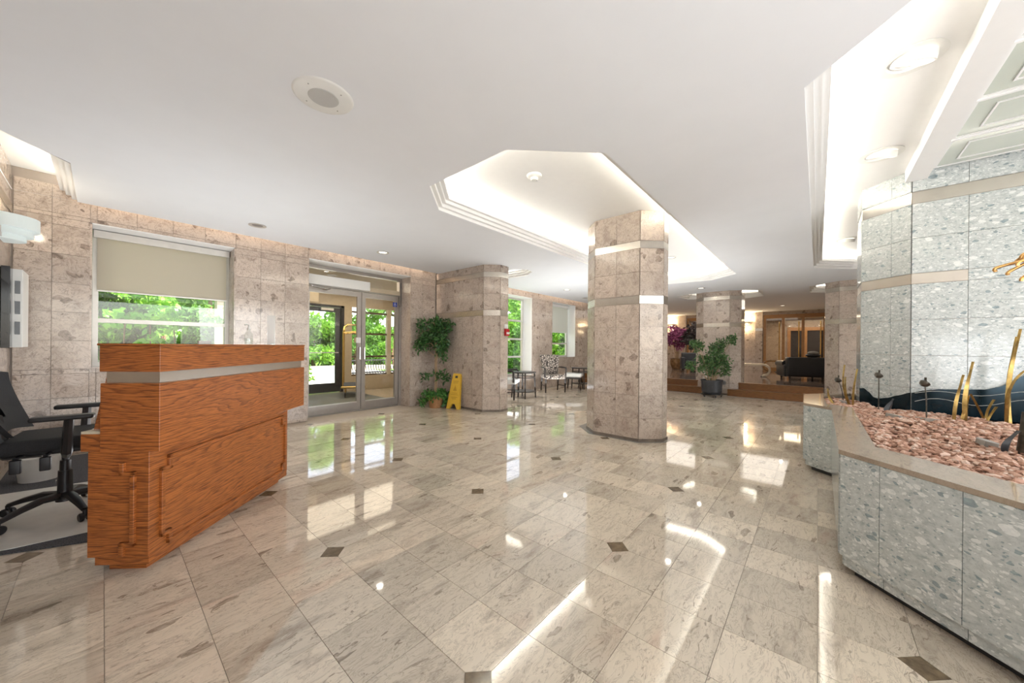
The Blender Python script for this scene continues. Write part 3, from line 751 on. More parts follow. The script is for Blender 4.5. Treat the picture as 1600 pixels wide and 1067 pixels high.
# slabs of stone lying in the gravel
for k, (x, y, sx, sy, rz, lb) in enumerate(((4.46, -.52, .10, .06, .4, 'flat grey stone in the gravel left of the curved flower'), (4.44, -.69, .07, .045, 1.2, 'small pale stone at the foot of the curved flower'), (5.28, -.22, .09, .045, .2, 'grey stone at the far end of the gravel'), (3.62, -.80, .075, .04, .1, 'pale flat stone near the right post'))):
    t = MB(); t.prism([(-sx, -sy*.5), (-sx*.3, -sy), (sx*.9, -sy*.6), (sx, sy*.5), (.1*sx, sy), (-sx*.8, sy*.7)], 0, .035, Matrix.Translation((0, 0, .01)) @ Matrix.Rotation(.18, 4, 'X'))
    o = t.obj('flat_stone', X['cushgrey']); o.location = (x, y, .615); o.rotation_euler = (0, 0, rz); tag(o, lb, 'stone')
# arching bundle of bronze rods entering at the right
t = thing('rod_sculpture', 'golden bronze rods arching out from the right above the gravel', 'sculpture', (3.6, -1.75, .60))
for k in range(9):
    f = k/8; zt = 1.26-.014*k+.03*math.sin(k*1.7); e = (-.10+.03*math.sin(k*2.1), .93-.05*abs(k-3)*.6-.02*(k % 3), 1.19-.022*k)
    P = [Vector((.0+.02*math.cos(k), 0, 0)), Vector((.03*math.sin(k), .01, .7)), Vector((-.02, .15, 1.12+.02*math.sin(k))), Vector((-.05, .42, zt)), Vector((-.08, .70, zt-.012)), Vector(e), Vector((e[0], e[1]+.015, e[2]-.03))]
    pts = []
    for i in range(len(P)-1):
        p0, p1, p2, p3 = P[max(i-1, 0)], P[i], P[i+1], P[min(i+2, len(P)-1)]
        for s_ in range(6):
            u = s_/6; pts.append(.5*((2*p1)+(p2-p0)*u+(2*p0-5*p1+4*p2-p3)*u*u+(3*p1-p0-3*p2+p3)*u**3))
    pts.append(P[-1]); MB().tube(pts, .0085, 7, .7).obj('rod', X['rod'], t, 60)

# ------------------------------------------------------------------ glass ceiling with beam, at the right
t = thing('glass_ceiling', 'frosted glass ceiling panels in white frames behind the white beam', 'ceiling panel', (0, 0, 2.955))
MB().box(1.25, BX-.002, -.79, -.645, -.07, .10).obj('beam', X['white'], t)
for k in range(7):
    x1 = BX-.03-k*.62; x0 = x1-.60
    for jy in range(2):
        y1 = -.82-jy*.9; y0 = y1-.86
        o = MB().box(x0, x1, y0, y1, .012, .02).obj('glass_panel', X['frost'], t)
        mb = MB()
        for d_, ww in ((0, .02), (.12, .012)):  # inner ring: reflected lines in the glass, drawn as white strips
            a, b_, c_, e_ = x0+d_, x1-d_, y0+d_, y1-d_
            for q_ in ((a, b_, c_, c_+ww), (a, b_, e_-ww, e_), (a, a+ww, c_+ww, e_-ww), (b_-ww, b_, c_+ww, e_-ww)): mb.box(*q_, .004, .0115)
        mb.obj('glazing_bead', X['white'], o)
    MB().box(x0-.02, x0, -2.58, -.80, -.008, .03).obj('frame_bar', X['white'], t)
MB().box(1.25, BX-.01, -1.705, -1.685, -.008, .03).obj('frame_bar', X['white'], t)

# ------------------------------------------------------------------ reception desk
D = thing('reception_desk', 'orange oak reception desk with a nickel band, standing on the marble floor', 'desk', (.20, 2.654, 0), PI/4)
MB().rbox(0, 1.5, 0, .30, 1.067, 1.205, .004).obj('counter_panel', X['oak'], D)
MB().rbox(-.004, 1.504, -.004, .31, 1.205, 1.217, .004).obj('counter_top', X['oak'], D)
MB().box(.022, 1.482, .02, .285, 1.004, 1.069).obj('metal_band', X['band'], D)
MB().rbox(0, 1.5, 0, .295, .642, 1.006, .004).obj('upper_panel', X['oak'], D)
MB().rbox(.01, 1.49, .20, .40, .642, .735, .004).obj('worktop_edge', X['oak'], D)
MB().box(.012, 1.488, .29, .398, .735, .748).obj('worktop', X['tanlight'], D)
for x in (.05, 1.42):
    mb = MB(); mb.add([(x, .285, 1.05), (x, .285, .748), (x, .375, .748), (x, .31, 1.05), (x+.03, .285, 1.05), (x+.03, .285, .748), (x+.03, .375, .748), (x+.03, .31, 1.05)],
                      [(0, 1, 2, 3), (7, 6, 5, 4), (0, 4, 5, 1), (1, 5, 6, 2), (2, 6, 7, 3), (3, 7, 4, 0)]); mb.obj('cheek', X['oak'], D)
lb = MB().rbox(0, 1.315, .05, .352, .085, .645, .004).obj('lower_body', X['oak'], D)
MB().rbox(.004, 1.31, .0505, .318, .042, .088, .003).obj('base_board', X['oak'], D)
MB().box(.04, 1.26, .095, .28, 0, .045).obj('plinth', X['oak'], D)
def trimline(path, y, axis='x', closed=True):
    mb = MB(); wd, pr_ = .011, .016
    for i in range(len(path) if closed else len(path)-1):
        (a, c), (b_, d) = path[i], path[(i+1) % len(path)]
        lo, hi = min(a, b_)-wd, max(a, b_)+wd; zl, zh = min(c, d)-wd, max(c, d)+wd
        if axis == 'x': mb.rbox(lo, hi, y-pr_, y+.002, zl, zh, .004)
        else: mb.rbox(y-pr_, y+.002, lo, hi, zl, zh, .004)
    return mb
trimline([(.116, .584), (.116, .525), (.071, .525), (.071, .165), (.116, .165), (.116, .108), (1.225, .108), (1.225, .165), (1.268, .165), (1.268, .525), (1.225, .525), (1.225, .584)], .05).obj('moulding', X['oak'], lb)
trimline([(.175, .575), (.175, .528), (.122, .528), (.122, .155), (.175, .155), (.175, .105)], 0.0, 'y', False).obj('moulding', X['oak'], lb)
# things on the desk
def on_desk(u, v): c = 2**-.5; return (.20+c*u-c*v, 2.654+c*u+c*v)
x, y = on_desk(.97, .17)
t = thing('pump_bottle', 'clear hand sanitiser pump bottle on the desk counter', 'bottle', (x, y, 1.217))
MB().lathe([(0, 0), (.024, 0), (.026, .01), (.026, .085), (.012, .105), (.010, .118), (0, .118)], 16).obj('bottle', X['acrylic'], t, 40)
MB().lathe([(0, .002), (.0235, .002), (.0245, .05), (0, .05)], 16).obj('gel', X['acrylic'], t, 40)
mb = MB(); mb.cyl(0, 0, .114, .134, .012); mb.tube([(0, 0, .13), (0, 0, .155), (-.02, -.02, .16), (-.032, -.03, .154)], .006); mb.obj('pump', X['whiteplastic'], t, 40)
x, y = on_desk(1.215, .14)
t = thing('sign_holder', 'narrow clear acrylic sign holder on the counter, its glare built as a white card', 'sign holder', (x, y, 1.217), math.radians(-15))
MB().box(-.028, .028, -.006, .0, .004, .25).obj('card', X['paper'], t); MB().box(-.03, .03, .001, .004, 0, .255).obj('back_sheet', X['acrylic'], t)  # white sheet stands in for the glare on the acrylic
MB().box(-.03, .03, -.03, .04, 0, .004).obj('foot', X['acrylic'], t)
x, y = on_desk(.10, .345)
tag(MB().rbox(-.05, .16, -.035, .04, 0, .006, .002).obj('paper_pad', X['paper']), 'white paper pad on the low worktop of the desk', 'paper').location = (x, y, .749)
bpy.data.objects['paper_pad'].rotation_euler = (0, 0, PI/4)
o = tag(MB().rbox(-.045, .10, -.02, .02, 0, .012, .004).obj('stapler', X['green']), 'green plastic holder on the paper pad of the desk', 'holder'); o.name = 'pen_holder'
o.location = (x+.0, y-.0, .756); o.rotation_euler = (0, 0, PI/4)
x, y = on_desk(.56, .2)
o = tag(MB().prism([(-.03, -.03), (.03, -.03), (.03, .03), (-.03, .03)], 0, .022).obj('card_box', X['whiteplastic']), 'small white card box on the counter before the window', 'box'); o.location = (x, y, 1.217)

# ------------------------------------------------------------------ office chair, mats, basket
o = MB().prism([(-.58, 3.62), (-.33, 3.50), (.10, 3.29), (.62, 3.85), (.62, 6.05), (-.58, 6.05)], 0, .007).obj('carpet_mat', X['carpet']); tag(o, 'dark grey speckled carpet behind the desk', 'carpet')
o = MB().prism([(-.585, 3.64), (-.34, 3.565), (.12, 3.50), (.42, 3.85), (.30, 4.72), (-.585, 4.90)], .0071, .011).obj('chair_mat', X['mat']); tag(o, 'pale clear plastic chair mat under the office chair', 'mat')
CH = thing('office_chair', 'black office chair on five casters behind the desk', 'chair', (-.17, 4.06, .011), math.radians(-6))
hub = MB(); hub.cyl(0, 0, .085, .17, .045, .035, 20); hub.obj('hub', X['black'], CH, 40)
mb = MB(); mb.cyl(0, 0, .16, .30, .037, .034, 20); mb.cyl(0, 0, .29, .37, .028, .026, 20); mb.cyl(0, 0, .36, .46, .018, .018, 16); mb.obj('gas_lift', X['black'], CH, 40)
for k in range(5):
    a = 2*PI*k/5+math.radians(150); ca, sa = math.cos(a), math.sin(a)
    lg = MB().tube([(.03*ca, .03*sa, .125), (.12*ca, .12*sa, .13), (.22*ca, .22*sa, .105), (.31*ca, .31*sa, .075)], [.036, .03, .024, .018], 8, .8).obj('leg', X['black'], CH, 40)
    cs = MB()
    for s_ in (-1, 1): cs.lathe([(0, -.012), (.022, -.012), (.028, -.006), (.028, .006), (.022, .012), (0, .012)], 16, Matrix.Translation((.315*ca-sa*.018*s_, .315*sa+ca*.018*s_, .028)) @ Matrix.Rotation(a, 4, 'Z') @ Matrix.Rotation(PI/2, 4, 'X'))
    cs.cyl(.315*ca, .315*sa, .035, .075, .012); cs.obj('caster', X['black'], lg, 40)
MB().rbox(-.16, .16, -.10, .10, .44, .485, .015).obj('mechanism', X['black'], CH, 40)
for x, yy in ((-.05, -.20), (-.17, -.19)):
    mb = MB(); mb.tube([(x, -.06, .455), (x-.01, -.17, .45)], .012); mb.rbox(x-.028, x+.02, yy-.015, yy+.012, .36, .45, .008); mb.obj('lever', X['black'], CH, 40)
MB().rbox(-.24, .25, -.25, .25, .485, .575, .035).obj('seat', X['blackfab'], CH, 40)
# backrest: curved mesh shell
bk = MB(); nu, nv = 12, 14; vs = []
for lay in (0, 1):
    for j in range(nv+1):
        v = j/nv; zz = .60+.40*v; hw = .20+.07*math.sin(PI*min(1, v*1.1+.05))-.05*v**4
        for i in range(nu+1):
            u = -1+2*i/nu; vs.append((-.235-.10*v+.06*(u*u)-.03*math.sin(PI*v)-(.028 if lay else 0), hw*u, zz+.02*(1-u*u)))
fs = []; W_ = nu+1; NN = W_*(nv+1)
for j in range(nv):
    for i in range(nu):
        if j in (3, 4) and 4 <= i <= 7: continue      # opening of the lumbar slot
        a = j*W_+i; fs += [(a, a+1, a+W_+1, a+W_), (NN+a+W_, NN+a+W_+1, NN+a+1, NN+a)]
def wallq(a, b_): fs.append((a, b_, NN+b_, NN+a))
for i in range(nu): wallq(i+1, i); wallq(nv*W_+i, nv*W_+i+1)
for j in range(nv): wallq(j*W_, (j+1)*W_); wallq((j+1)*W_+nu, j*W_+nu)
bk.add(vs, fs); bk.obj('backrest', X['blackfab'], CH, 60)
MB().tube([(-.10, 0, .46), (-.24, 0, .47), (-.30, 0, .56), (-.31, 0, .72)], [.03, .035, .035, .028], 8, 1.6).obj('back_bracket', X['black'], CH, 40)
for s_ in (-1, 1):
    ar = MB().tube([(.04, s_*.24, .47), (.05, s_*.30, .49), (.055, s_*.31, .62), (.06, s_*.31, .705)], [.026, .026, .024, .022], 8, 1.7).obj('armrest_post', X['black'], CH, 40)
    mb = MB(); mb.rbox(-.10, .17, s_*.31-.045, s_*.31+.045, .70, .73, .013); mb.obj('armrest_pad', X['black'], ar, 40)
t = thing('waste_basket', 'white round waste basket on the carpet beside the wall', 'waste basket', (-.36, 5.22, .007))
MB().lathe([(0, 0), (.115, 0), (.135, .20), (.137, .205), (.128, .205), (.108, .012), (0, .012)], 28).obj('bin', X['whiteplastic'], t, 40)

# ------------------------------------------------------------------ left wall things
t = thing('wall_sconce', 'tiered half-round glass wall sconce on the left wall', 'wall light', (-.601, 5.52, 2.13))
for k, (r_, z0, z1) in enumerate(((.20, .10, .215), (.165, .045, .115), (.125, .0, .06))):
    mb = MB(); mb.lathe([(r_, z0), (r_+.012, z0+.004), (r_+.012, z1), (r_, z1)], 24, None, -PI/2, PI/2); mb.lathe([(0, z0), (r_, z0)], 24, None, -PI/2, PI/2); mb.obj('glass_tier', X['lampglass'], t, 40)
MB().box(0, .02, -.18, .18, .01, .20).obj('back_plate', X['alulight'], t)
pl_ = bpy.data.lights.new('sconce_lamp', 'POINT'); pl_.energy = 2; pl_.color = (1, .85, .65); pl_.shadow_soft_size = .05
o = bpy.data.objects.new('sconce_lamp', pl_); COL.objects.link(o); o.location = (-.5, 5.52, 2.42)
t = thing('alarm_cabinet', 'white alarm panel with a black glass door on the left wall', 'alarm panel', (-.601, 5.86, 1.17))
MB().rbox(0, .105, -.20, .20, 0, .73, .005).obj('case', X['whiteplastic'], t)
MB().rbox(0, .05, -.34, -.203, -.005, .735, .004).obj('door', X['screen'], t)
for z in (.12, .31, .50): MB().box(.062, .092, -.204, -.199, z, z+.12).obj('display', X['slot'], t)

# ------------------------------------------------------------------ windows
def window(name, label, W, y, rails, mull=(), fw_=.045, sill=True, blind=None, bm_='blind'):
    a, b_, c, d = W; a += .016; b_ -= .016
    fr = MB(); fr.box(a, b_, y, y+.06, c+.014, c+.014+fw_); fr.box(a, b_, y, y+.06, d-fw_-.012, d-.012); fr.box(a, a+fw_, y, y+.06, c+.014+fw_, d-fw_-.012); fr.box(b_-fw_, b_, y, y+.06, c+.014+fw_, d-fw_-.012)
    o = struct(fr.obj(name, X['alulight']), label)
    for z in rails: MB().box(a+fw_, b_-fw_, y-.005, y+.055, z-.025, z+.025).obj('glazing_bar', X['alulight'], o)
    for x in mull: MB().box(x-.025, x+.025, y, y+.055, c+.06, d-.06).obj('mullion', X['alulight'], o)
    zs = [c+.014+fw_] + list(rails) + [d-fw_-.012]
    for z0, z1 in zip(zs[:-1], zs[1:]): MB().box(a+fw_, b_-fw_, y+.03, y+.034, z0+(.025 if z0 in rails else 0), z1-(.025 if z1 in rails else 0)).obj('pane', X['glass'], o)
    return o
window('window_1', 'wide window over the reception desk', W1, 6.46, (1.485,))
window('window_2', 'tall window with three glazing bars behind the side table', W2, 6.46, (.93, 1.43, 1.95))
window('window_3', 'window with a white blind behind the patterned armchair', W3, 6.46, (1.33,))
t = thing('roller_blind', 'beige roller blind half drawn over the wide window by the desk', 'blind', (.55, 6.42, 2.54))
MB().rbox(-.63, .63, -.03, .03, -.085, 0, .004).obj('headbox', X['alulight'], t); MB().box(-.60, .60, -.002, .002, -.70, -.08).obj('fabric', X['blind'], t); MB().rbox(-.60, .60, -.008, .008, -.715, -.695, .003).obj('bottom_bar', X['alulight'], t)
MB().tube([(.615, -.02, -.08), (.618, -.022, -.6), (.618, -.022, -1.0)], .004, 6).obj('chain', X['alulight'], t)
t = thing('roller_blind', 'white roller blind half drawn over the window behind the patterned armchair', 'blind', (9.66, 6.42, 2.60))
MB().rbox(-.66, .66, -.03, .03, -.09, 0, .004).obj('headbox', X['white'], t); MB().box(-.63, .63, -.002, .002, -.90, -.08).obj('fabric', X['blindw'], t); MB().rbox(-.63, .63, -.008, .008, -.92, -.90, .003).obj('bottom_bar', X['white'], t)
# ------------------------------------------------------------------ glass entrance doors
a, b_ = D1[0]+.016, D1[1]-.016; Y = 6.47
fr = MB(); fr.box(a, a+.05, Y, Y+.10, 0, 2.585); fr.box(b_-.05, b_, Y, Y+.10, 0, 2.585); fr.box(a+.05, b_-.05, Y, Y+.10, 2.53, 2.585); fr.box(a+.05, b_-.05, Y, Y+.10, 2.22, 2.31); fr.box(a, b_, Y-.02, Y+.10, -.008, .008)
d1 = struct(fr.obj('door_1', X['alu']), 'aluminium framed double glass entrance doors')
MB().box(a+.05, b_-.05, Y+.05, Y+.054, 2.31, 2.53).obj('transom_pane', X['glass'], d1)
for n_, (x0, x1) in enumerate(((a+.055, 3.17), (3.18, b_-.055))):
    st = MB(); st.box(x0, x0+.075, Y+.02, Y+.065, .012, 2.215); st.box(x1-.075, x1, Y+.02, Y+.065, .012, 2.215); st.box(x0+.075, x1-.075, Y+.02, Y+.065, .012, .17); st.box(x0+.075, x1-.075, Y+.02, Y+.065, 2.12, 2.215)
    lf = st.obj('door_leaf', X['alu'], d1)
    MB().box(x0+.075, x1-.075, Y+.04, Y+.046, .17, 2.12).obj('pane', X['glass'], lf)
    MB().box(x0+.075, x1-.075, Y+.012, Y+.02, .155, .175).obj('glazing_bead', X['alulight'], lf)
    mb = MB()
    xh = x1-.04 if n_ == 0 else x0+.04
    mb.tube([(xh, Y+.02, .95), (xh, Y-.03, .96), (xh, Y-.03, 1.18), (xh, Y+.02, 1.19)], .010); mb.obj('door_pull', X['chrome'], lf, 40)
MB().rbox(a+.05, 3.28, Y-.10, Y, 2.235, 2.40, .006).obj('door_operator', X['whiteplastic'], d1)
MB().rbox(3.285, b_-.05, Y-.02, Y, 2.235, 2.315, .004).obj('header_bar', X['tan'], d1)
mb = MB(); mb.tube([(2.25, Y-.09, 2.235), (2.28, Y-.10, 2.20), (2.52, Y-.06, 2.17), (2.60, Y-.0, 2.20)], .012); mb.obj('closer_arm', X['chrome'], d1, 40)
MB().box(3.075, 3.16, Y+.012, Y+.019, 1.26, 1.36).obj('notice', X['paper'], d1)
o = MB().box(3.82, 3.91, Y+.012, Y+.019, 2.0, 2.09).obj('access_sticker', X['blue'], d1)
mb = MB(); mb.lathe([(.018, 0), (.022, 0), (.022, .001), (.018, .001)], 16, Matrix.Translation((3.865, Y+.0118, 2.035)) @ Matrix.Rotation(PI/2, 4, 'X')); mb.box(3.857, 3.863, Y+.0105, Y+.012, 2.04, 2.065); mb.box(3.856, 3.866, Y+.0105, Y+.012, 2.068, 2.078); mb.obj('wheelchair_symbol', X['paper'], o)
mb = MB(); mb.tube([(b_-.02, Y-.005, 2.5), (b_-.02, Y-.008, 2.2), (b_-.03, Y-.02, 2.02), (b_-.05, Y-.02, 2.0), (b_-.07, Y-.01, 2.04), (b_-.07, Y-.005, 2.2)], .004, 6); mb.obj('cable_loop', X['darkwood'], d1)

# ------------------------------------------------------------------ vestibule
VX0, VX1, VY = 1.98, 5.95, 9.40
struct(MB().box(VX0-.1, VX1+.1, 6.53, VY+.2, -.12, -.004).obj('vestibule_floor', X['vfloor']), 'tiled floor of the entrance vestibule')
tag(MB().prism([(2.05, 6.75), (4.30, 6.75), (4.30, 9.25), (2.05, 9.25)], -.004, .004).obj('entrance_mat', X['vmat']), 'grey green entrance mat inside the vestibule', 'mat')
struct(MB().box(VX0-.1, VX1+.1, 6.53, VY+.2, 2.62, 2.72).obj('vestibule_ceiling', X['tan']), 'tan ceiling of the vestibule')
struct(MB().box(VX1, VX1+.12, 6.53, VY+.1, 0, 2.62).obj('wall_vestibule_right', X['tan']))
struct(MB().box(VX0-.12, VX0, 6.53, VY+.1, 0, 2.62).obj('wall_vestibule_left', X['tan']))
mb = MB(); mb.box(4.14, VX1, VY, VY+.12, 0, .39); mb.box(VX0, VX1, VY, VY+.12, 2.24, 2.62); mb.box(4.14, 4.34, VY, VY+.12, .39, 2.24); mb.box(VX0, 2.40, VY, VY+.12, 0, 2.24)
wv = struct(mb.obj('wall_vestibule_front', X['tan']), 'low tan wall and posts closing the vestibule')
for z in (.41, .907, 1.53, 2.11): MB().box(4.34, VX1, VY+.02, VY+.08, z-.025, z+.025).obj('glazing_bar', X['bronzeframe'], wv)
for x in (5.42,): MB().box(x-.06, x+.06, VY-.01, VY+.09, .39, 2.24).obj('mullion', X['tanlight'], wv)
MB().box(4.34, VX1, VY+.05, VY+.055, .39, 2.24).obj('pane', X['glass'], wv)
fr = MB(); fr.box(2.42, 2.50, VY, VY+.1, 0, 2.24); fr.box(4.06, 4.13, VY, VY+.1, 0, 2.24); fr.box(2.42, 4.13, VY, VY+.1, 2.18, 2.24)
d2 = struct(fr.obj('door_2', X['black']), 'black framed outer glass door of the vestibule')
st = MB(); st.box(2.52, 2.62, VY+.02, VY+.07, .01, 2.17); st.box(3.93, 4.05, VY+.02, VY+.07, .01, 2.17); st.box(2.62, 3.93, VY+.02, VY+.07, .01, .24); st.box(2.62, 3.93, VY+.02, VY+.07, 2.06, 2.17)
lf = st.obj('door_leaf', X['black'], d2); MB().box(2.62, 3.93, VY+.043, VY+.047, .24, 2.06).obj('pane', X['glass'], lf)
MB().tube([(2.64, VY-.03, 1.02), (3.98, VY-.03, 1.02)], .012).obj('push_bar', X['alu'], lf)
MB().rbox(3.55, 3.85, VY-.05, VY+.0, 2.09, 2.15, .006).obj('door_closer', X['alulight'], lf)
for x, yy, lb in ((3.0, 7.4, 'small recessed vestibule downlight nearer the left'), (4.6, 7.5, 'small recessed vestibule downlight nearer the right')):
    t = thing('downlight', lb, 'ceiling light', (x, yy, 2.62)); MB().lathe([(.05, 0), (.08, 0), (.085, -.006), (.05, -.006)], 20).obj('trim', X['alu'], t); MB().lathe([(0, -.002), (.05, -.002)], 20).obj('lens', X['dim'], t)
area('vestibule_lamp', (3.8, 7.9, 2.60), (0, 0, -1), 3.0, 2.2, 30, (1, .86, .66))
# brass luggage cart
t = thing('luggage_cart', 'tall brass luggage cart standing in the vestibule', 'luggage cart', (3.98, 8.52, 0), math.radians(-25))
dk = MB().rbox(-.26, .26, -.48, .48, .22, .27, .02).obj('deck', X['brass'], t, 40)
MB().box(-.24, .24, -.46, .46, .268, .276).obj('deck_carpet', X['carpet'], dk)
for sx, sy in ((-1, -1), (1, -1), (-1, 1), (1, 1)):
    MB().tube([(sx*.22, sy*.42, .27), (sx*.22, sy*.42, 1.50), (sx*.20, sy*.36, 1.64), (sx*.14, sy*.22, 1.70), (0, 0, 1.71)], .018, 8).obj('post', X['brass'], t, 40)
    mb = MB(); mb.lathe([(0, -.016), (.055, -.016), (.065, 0), (.055, .016), (0, .016)], 18, Matrix.Translation((sx*.17, sy*.38, .065)) @ Matrix.Rotation(PI/2, 4, 'Y')); mb.obj('wheel', X['black'], t, 40)
    mb = MB(); mb.cyl(sx*.17, sy*.38, .06, .225, .016); mb.obj('caster_fork', X['brass'], t)
for sy in (-1, 1): MB().tube([(-.22, sy*.42, 1.5), (0, sy*.42, 1.53), (.22, sy*.42, 1.5)], .014, 8).obj('cross_rail', X['brass'], t, 40)

# ------------------------------------------------------------------ outdoors
struct(MB().box(-30, 60, 6.55, 80, -.5, -.06).obj('ground', X['grass']), 'lawn outside the entrance')
struct(MB().box(1.3, 9.0, 9.62, 17.6, -.2, -.03).obj('pavement', X['pave']), 'pale sunlit pavement outside the outer door')
struct(MB().box(-2, 14.0, 17.6, 19.6, -.2, .12).obj('kerb', X['kerb']), 'raised kerb along the hedge')
def leaf_mesh(name, m, centers, size, spread, nrm=None, fold=.25, aspect=.5, rng=None):
    n_ = len(centers); C_ = np.array(centers)
    a = RNG.normal(size=(n_, 3)); a[:, 2] *= .6
    if nrm is not None: a = a*spread+np.array(nrm)
    a /= np.linalg.norm(a, axis=1)[:, None]
    b_ = np.cross(a, RNG.normal(size=(n_, 3))); b_ /= np.linalg.norm(b_, axis=1)[:, None]; c = np.cross(a, b_)
    s = size*RNG.uniform(.65, 1.25, (n_, 1))
    V = np.stack([C_-b_*0, C_+b_*s*.5+c*s*aspect*.5-a*s*fold*.2, C_+b_*s*1.05-a*s*fold, C_+b_*s*.5-c*s*aspect*.5-a*s*fold*.2], 1).reshape(-1, 3)
    mb = MB(); mb.v = V.tolist(); mb.f = np.arange(4*n_).reshape(-1, 4).tolist()
    return mb.mesh(name, m)
def blob_points(n_, r, power=.4):
    d = RNG.normal(size=(n_, 3)); d /= np.linalg.norm(d, axis=1)[:, None]
    return d*(RNG.uniform(0, 1, (n_, 1))**power)*np.array(r)
def clump_points(n_, clumps, k=.35):
    out = []
    tot = sum(c[3]**2 for c in clumps)
    for x, y, z, r in clumps:
        m_ = max(4, int(n_*r*r/tot)); out.append(blob_points(m_, (r, r, r*.85), k)+np.array((x, y, z)))
    return np.concatenate(out)
def bush_mesh(name, m, rx, ry, h, n_=3000, size=.12, lumps=26):
    cl = []
    for k in range(lumps):
        a = RNG.uniform(0, 6.28); f = RNG.uniform(.2, 1)**.5; z = RNG.uniform(.06, .86)
        sh_ = (1-(z-.25)**2*1.2); cl.append((rx*f*sh_*math.cos(a), ry*f*sh_*math.sin(a), h*z, RNG.uniform(.16, .30)*max(rx, ry)))
    P = clump_points(n_, cl); P[:, 2] = np.maximum(P[:, 2], .03)
    return leaf_mesh(name, m, P, size, 1.0)
hm = [bush_mesh('foliage', X['hedge'], 1.7, 1.2, 2.9, 12000, .17, 44), bush_mesh('foliage', X['hedge2'], 1.5, 1.1, 2.3, 10000, .15, 40), bush_mesh('foliage', X['tree'], 3.2, 2.8, 7.5, 8000, .34, 34), bush_mesh('foliage', X['hedge'], 1.1, .9, 1.5, 4200, .11)]
stem = MB(); stem.tube([(0, 0, -.05), (.03, .02, .6), (.0, .0, 1.4)], [.09, .07, .05], 8); stem_me = stem.mesh('stem', X['bark'])
stem = MB(); stem.tube([(0, 0, -.1), (.05, .05, 1.6), (.0, .1, 4.2)], [.24, .19, .10], 10); trunk_me = stem.mesh('trunk', X['bark'])
bushes = [  # x, y, mesh, scale, label
 (5.6, 20.6, 0, 1.05, 'bright green clipped shrub seen through the left door leaf'), (7.6, 21.0, 0, 1.15, 'rounded green shrub behind the stone urn'), (9.8, 20.8, 1, 1.25, 'dark green shrub behind the post of the outer door'),
 (12.2, 20.6, 0, 1.0, 'green shrub seen above the bench'), (14.6, 20.4, 1, 1.2, 'dark green shrub above the right end of the bench'), (17.0, 20.2, 0, 1.1, 'green shrub seen through the rightmost door glass'), (3.4, 20.4, 1, 1.2, 'dark shrub left of the door opening'),
 (11.0, 18.6, 3, 1.0, 'low light green shrub behind the bench'), (13.0, 18.4, 3, .95, 'low light green shrub beyond the bench end'),
 (-2.6, 10.6, 1, 1.0, 'dark shrub at the left edge of the wide window'), (-.7, 11.4, 0, .92, 'light green shrub left of centre in the wide window'), (1.0, 12.6, 1, 1.05, 'dark shrub in the middle of the wide window'), (2.9, 12.2, 0, .8, 'green shrub behind the tan porch post'), (-3.2, 14.4, 0, 1.2, 'tall green shrub at the back left of the wide window'), (.0, 15.4, 0, 1.25, 'tall green shrub at the back of the wide window'),
 (12.2, 9.9, 1, 1.0, 'shrub low in the tall window'), (13.6, 10.9, 0, 1.25, 'green shrub filling the tall window'), (15.4, 11.6, 0, 1.3, 'green shrub at the right of the tall window'), (16.2, 9.6, 0, 1.15, 'green shrub in the window behind the armchair'), (18.6, 10.6, 0, 1.3, 'bright green shrub at the back of the armchair window')]
for x, y, k, s_, lb in bushes:
    t = thing('shrub', lb, 'shrub', (x, y, .12 if 17.6 < y < 19.6 else -.06), RNG.uniform(0, 6)); t.scale = (s_, s_, s_)
    link('foliage', hm[k], t); link('stem', stem_me, t)
for x, y, s_, lb in ((4.0, 27, 1.0, 'pale green tree beyond the hedge left of the door'), (9.5, 28, 1.1, 'pale green tree beyond the hedge behind the urn'), (15.5, 27, 1.05, 'pale green tree beyond the hedge above the bench'), (20, 16.5, .9, 'pale green tree beyond the tall window'), (24, 14.5, .9, 'pale green tree beyond the armchair window'), (-4, 21, 1.0, 'pale green tree at the left of the wide window'), (1.5, 22, 1.0, 'pale green tree behind the wide window'), (21.5, 26, 1.05, 'pale green tree at the far right of the garden')):
    t = thing('garden_tree', lb, 'tree', (x, y, -.06), RNG.uniform(0, 6)); t.scale = (s_, s_, s_); link('foliage', hm[2], t); link('trunk', trunk_me, t)
t = thing('climbing_vine', 'broad-leaved bright green vine close outside the wide window', 'vine', (.35, 7.35, -.06))
cl = [(-.5, 0, 1.55, .14), (-.25, .1, 1.62, .16), (.0, -.05, 1.60, .15), (.25, .05, 1.70, .17), (.42, .0, 1.55, .13), (.85, .05, 1.66, .10), (-.6, .1, 1.1, .18), (-.75, 0, .7, .2), (.1, .1, 1.3, .16)]
link('foliage', leaf_mesh('foliage', X['vine'], clump_points(330, cl, .5), .10, 1, aspect=.8), t)
for k in range(4): MB().tube([(-.5+.28*k, .05, 0), (-.45+.28*k, .03, .8), (-.4+.25*k, .05, 1.55)], .009, 6).obj('stem', X['bark'], t)
t = thing('porch_post', 'tan porch post outside the wide window', 'post', (1.60, 9.1, -.06))
MB().rbox(-.13, .13, -.13, .13, 0, 2.4, .01).obj('shaft', X['tanlight'], t); MB().rbox(-.16, .16, -.16, .16, 0, .2, .01).obj('base', X['tan'], t)
t = thing('porch_roof', 'tan porch soffit above the shrubs outside the window', 'roof', (1.0, 10.1, 2.34)); MB().box(-1.6, 2.3, -1.2, 1.6, 0, .14).obj('soffit', X['tanlight'], t); MB().box(-1.6, 2.3, -1.25, -1.2, -.12, .2).obj('fascia', X['tan'], t)
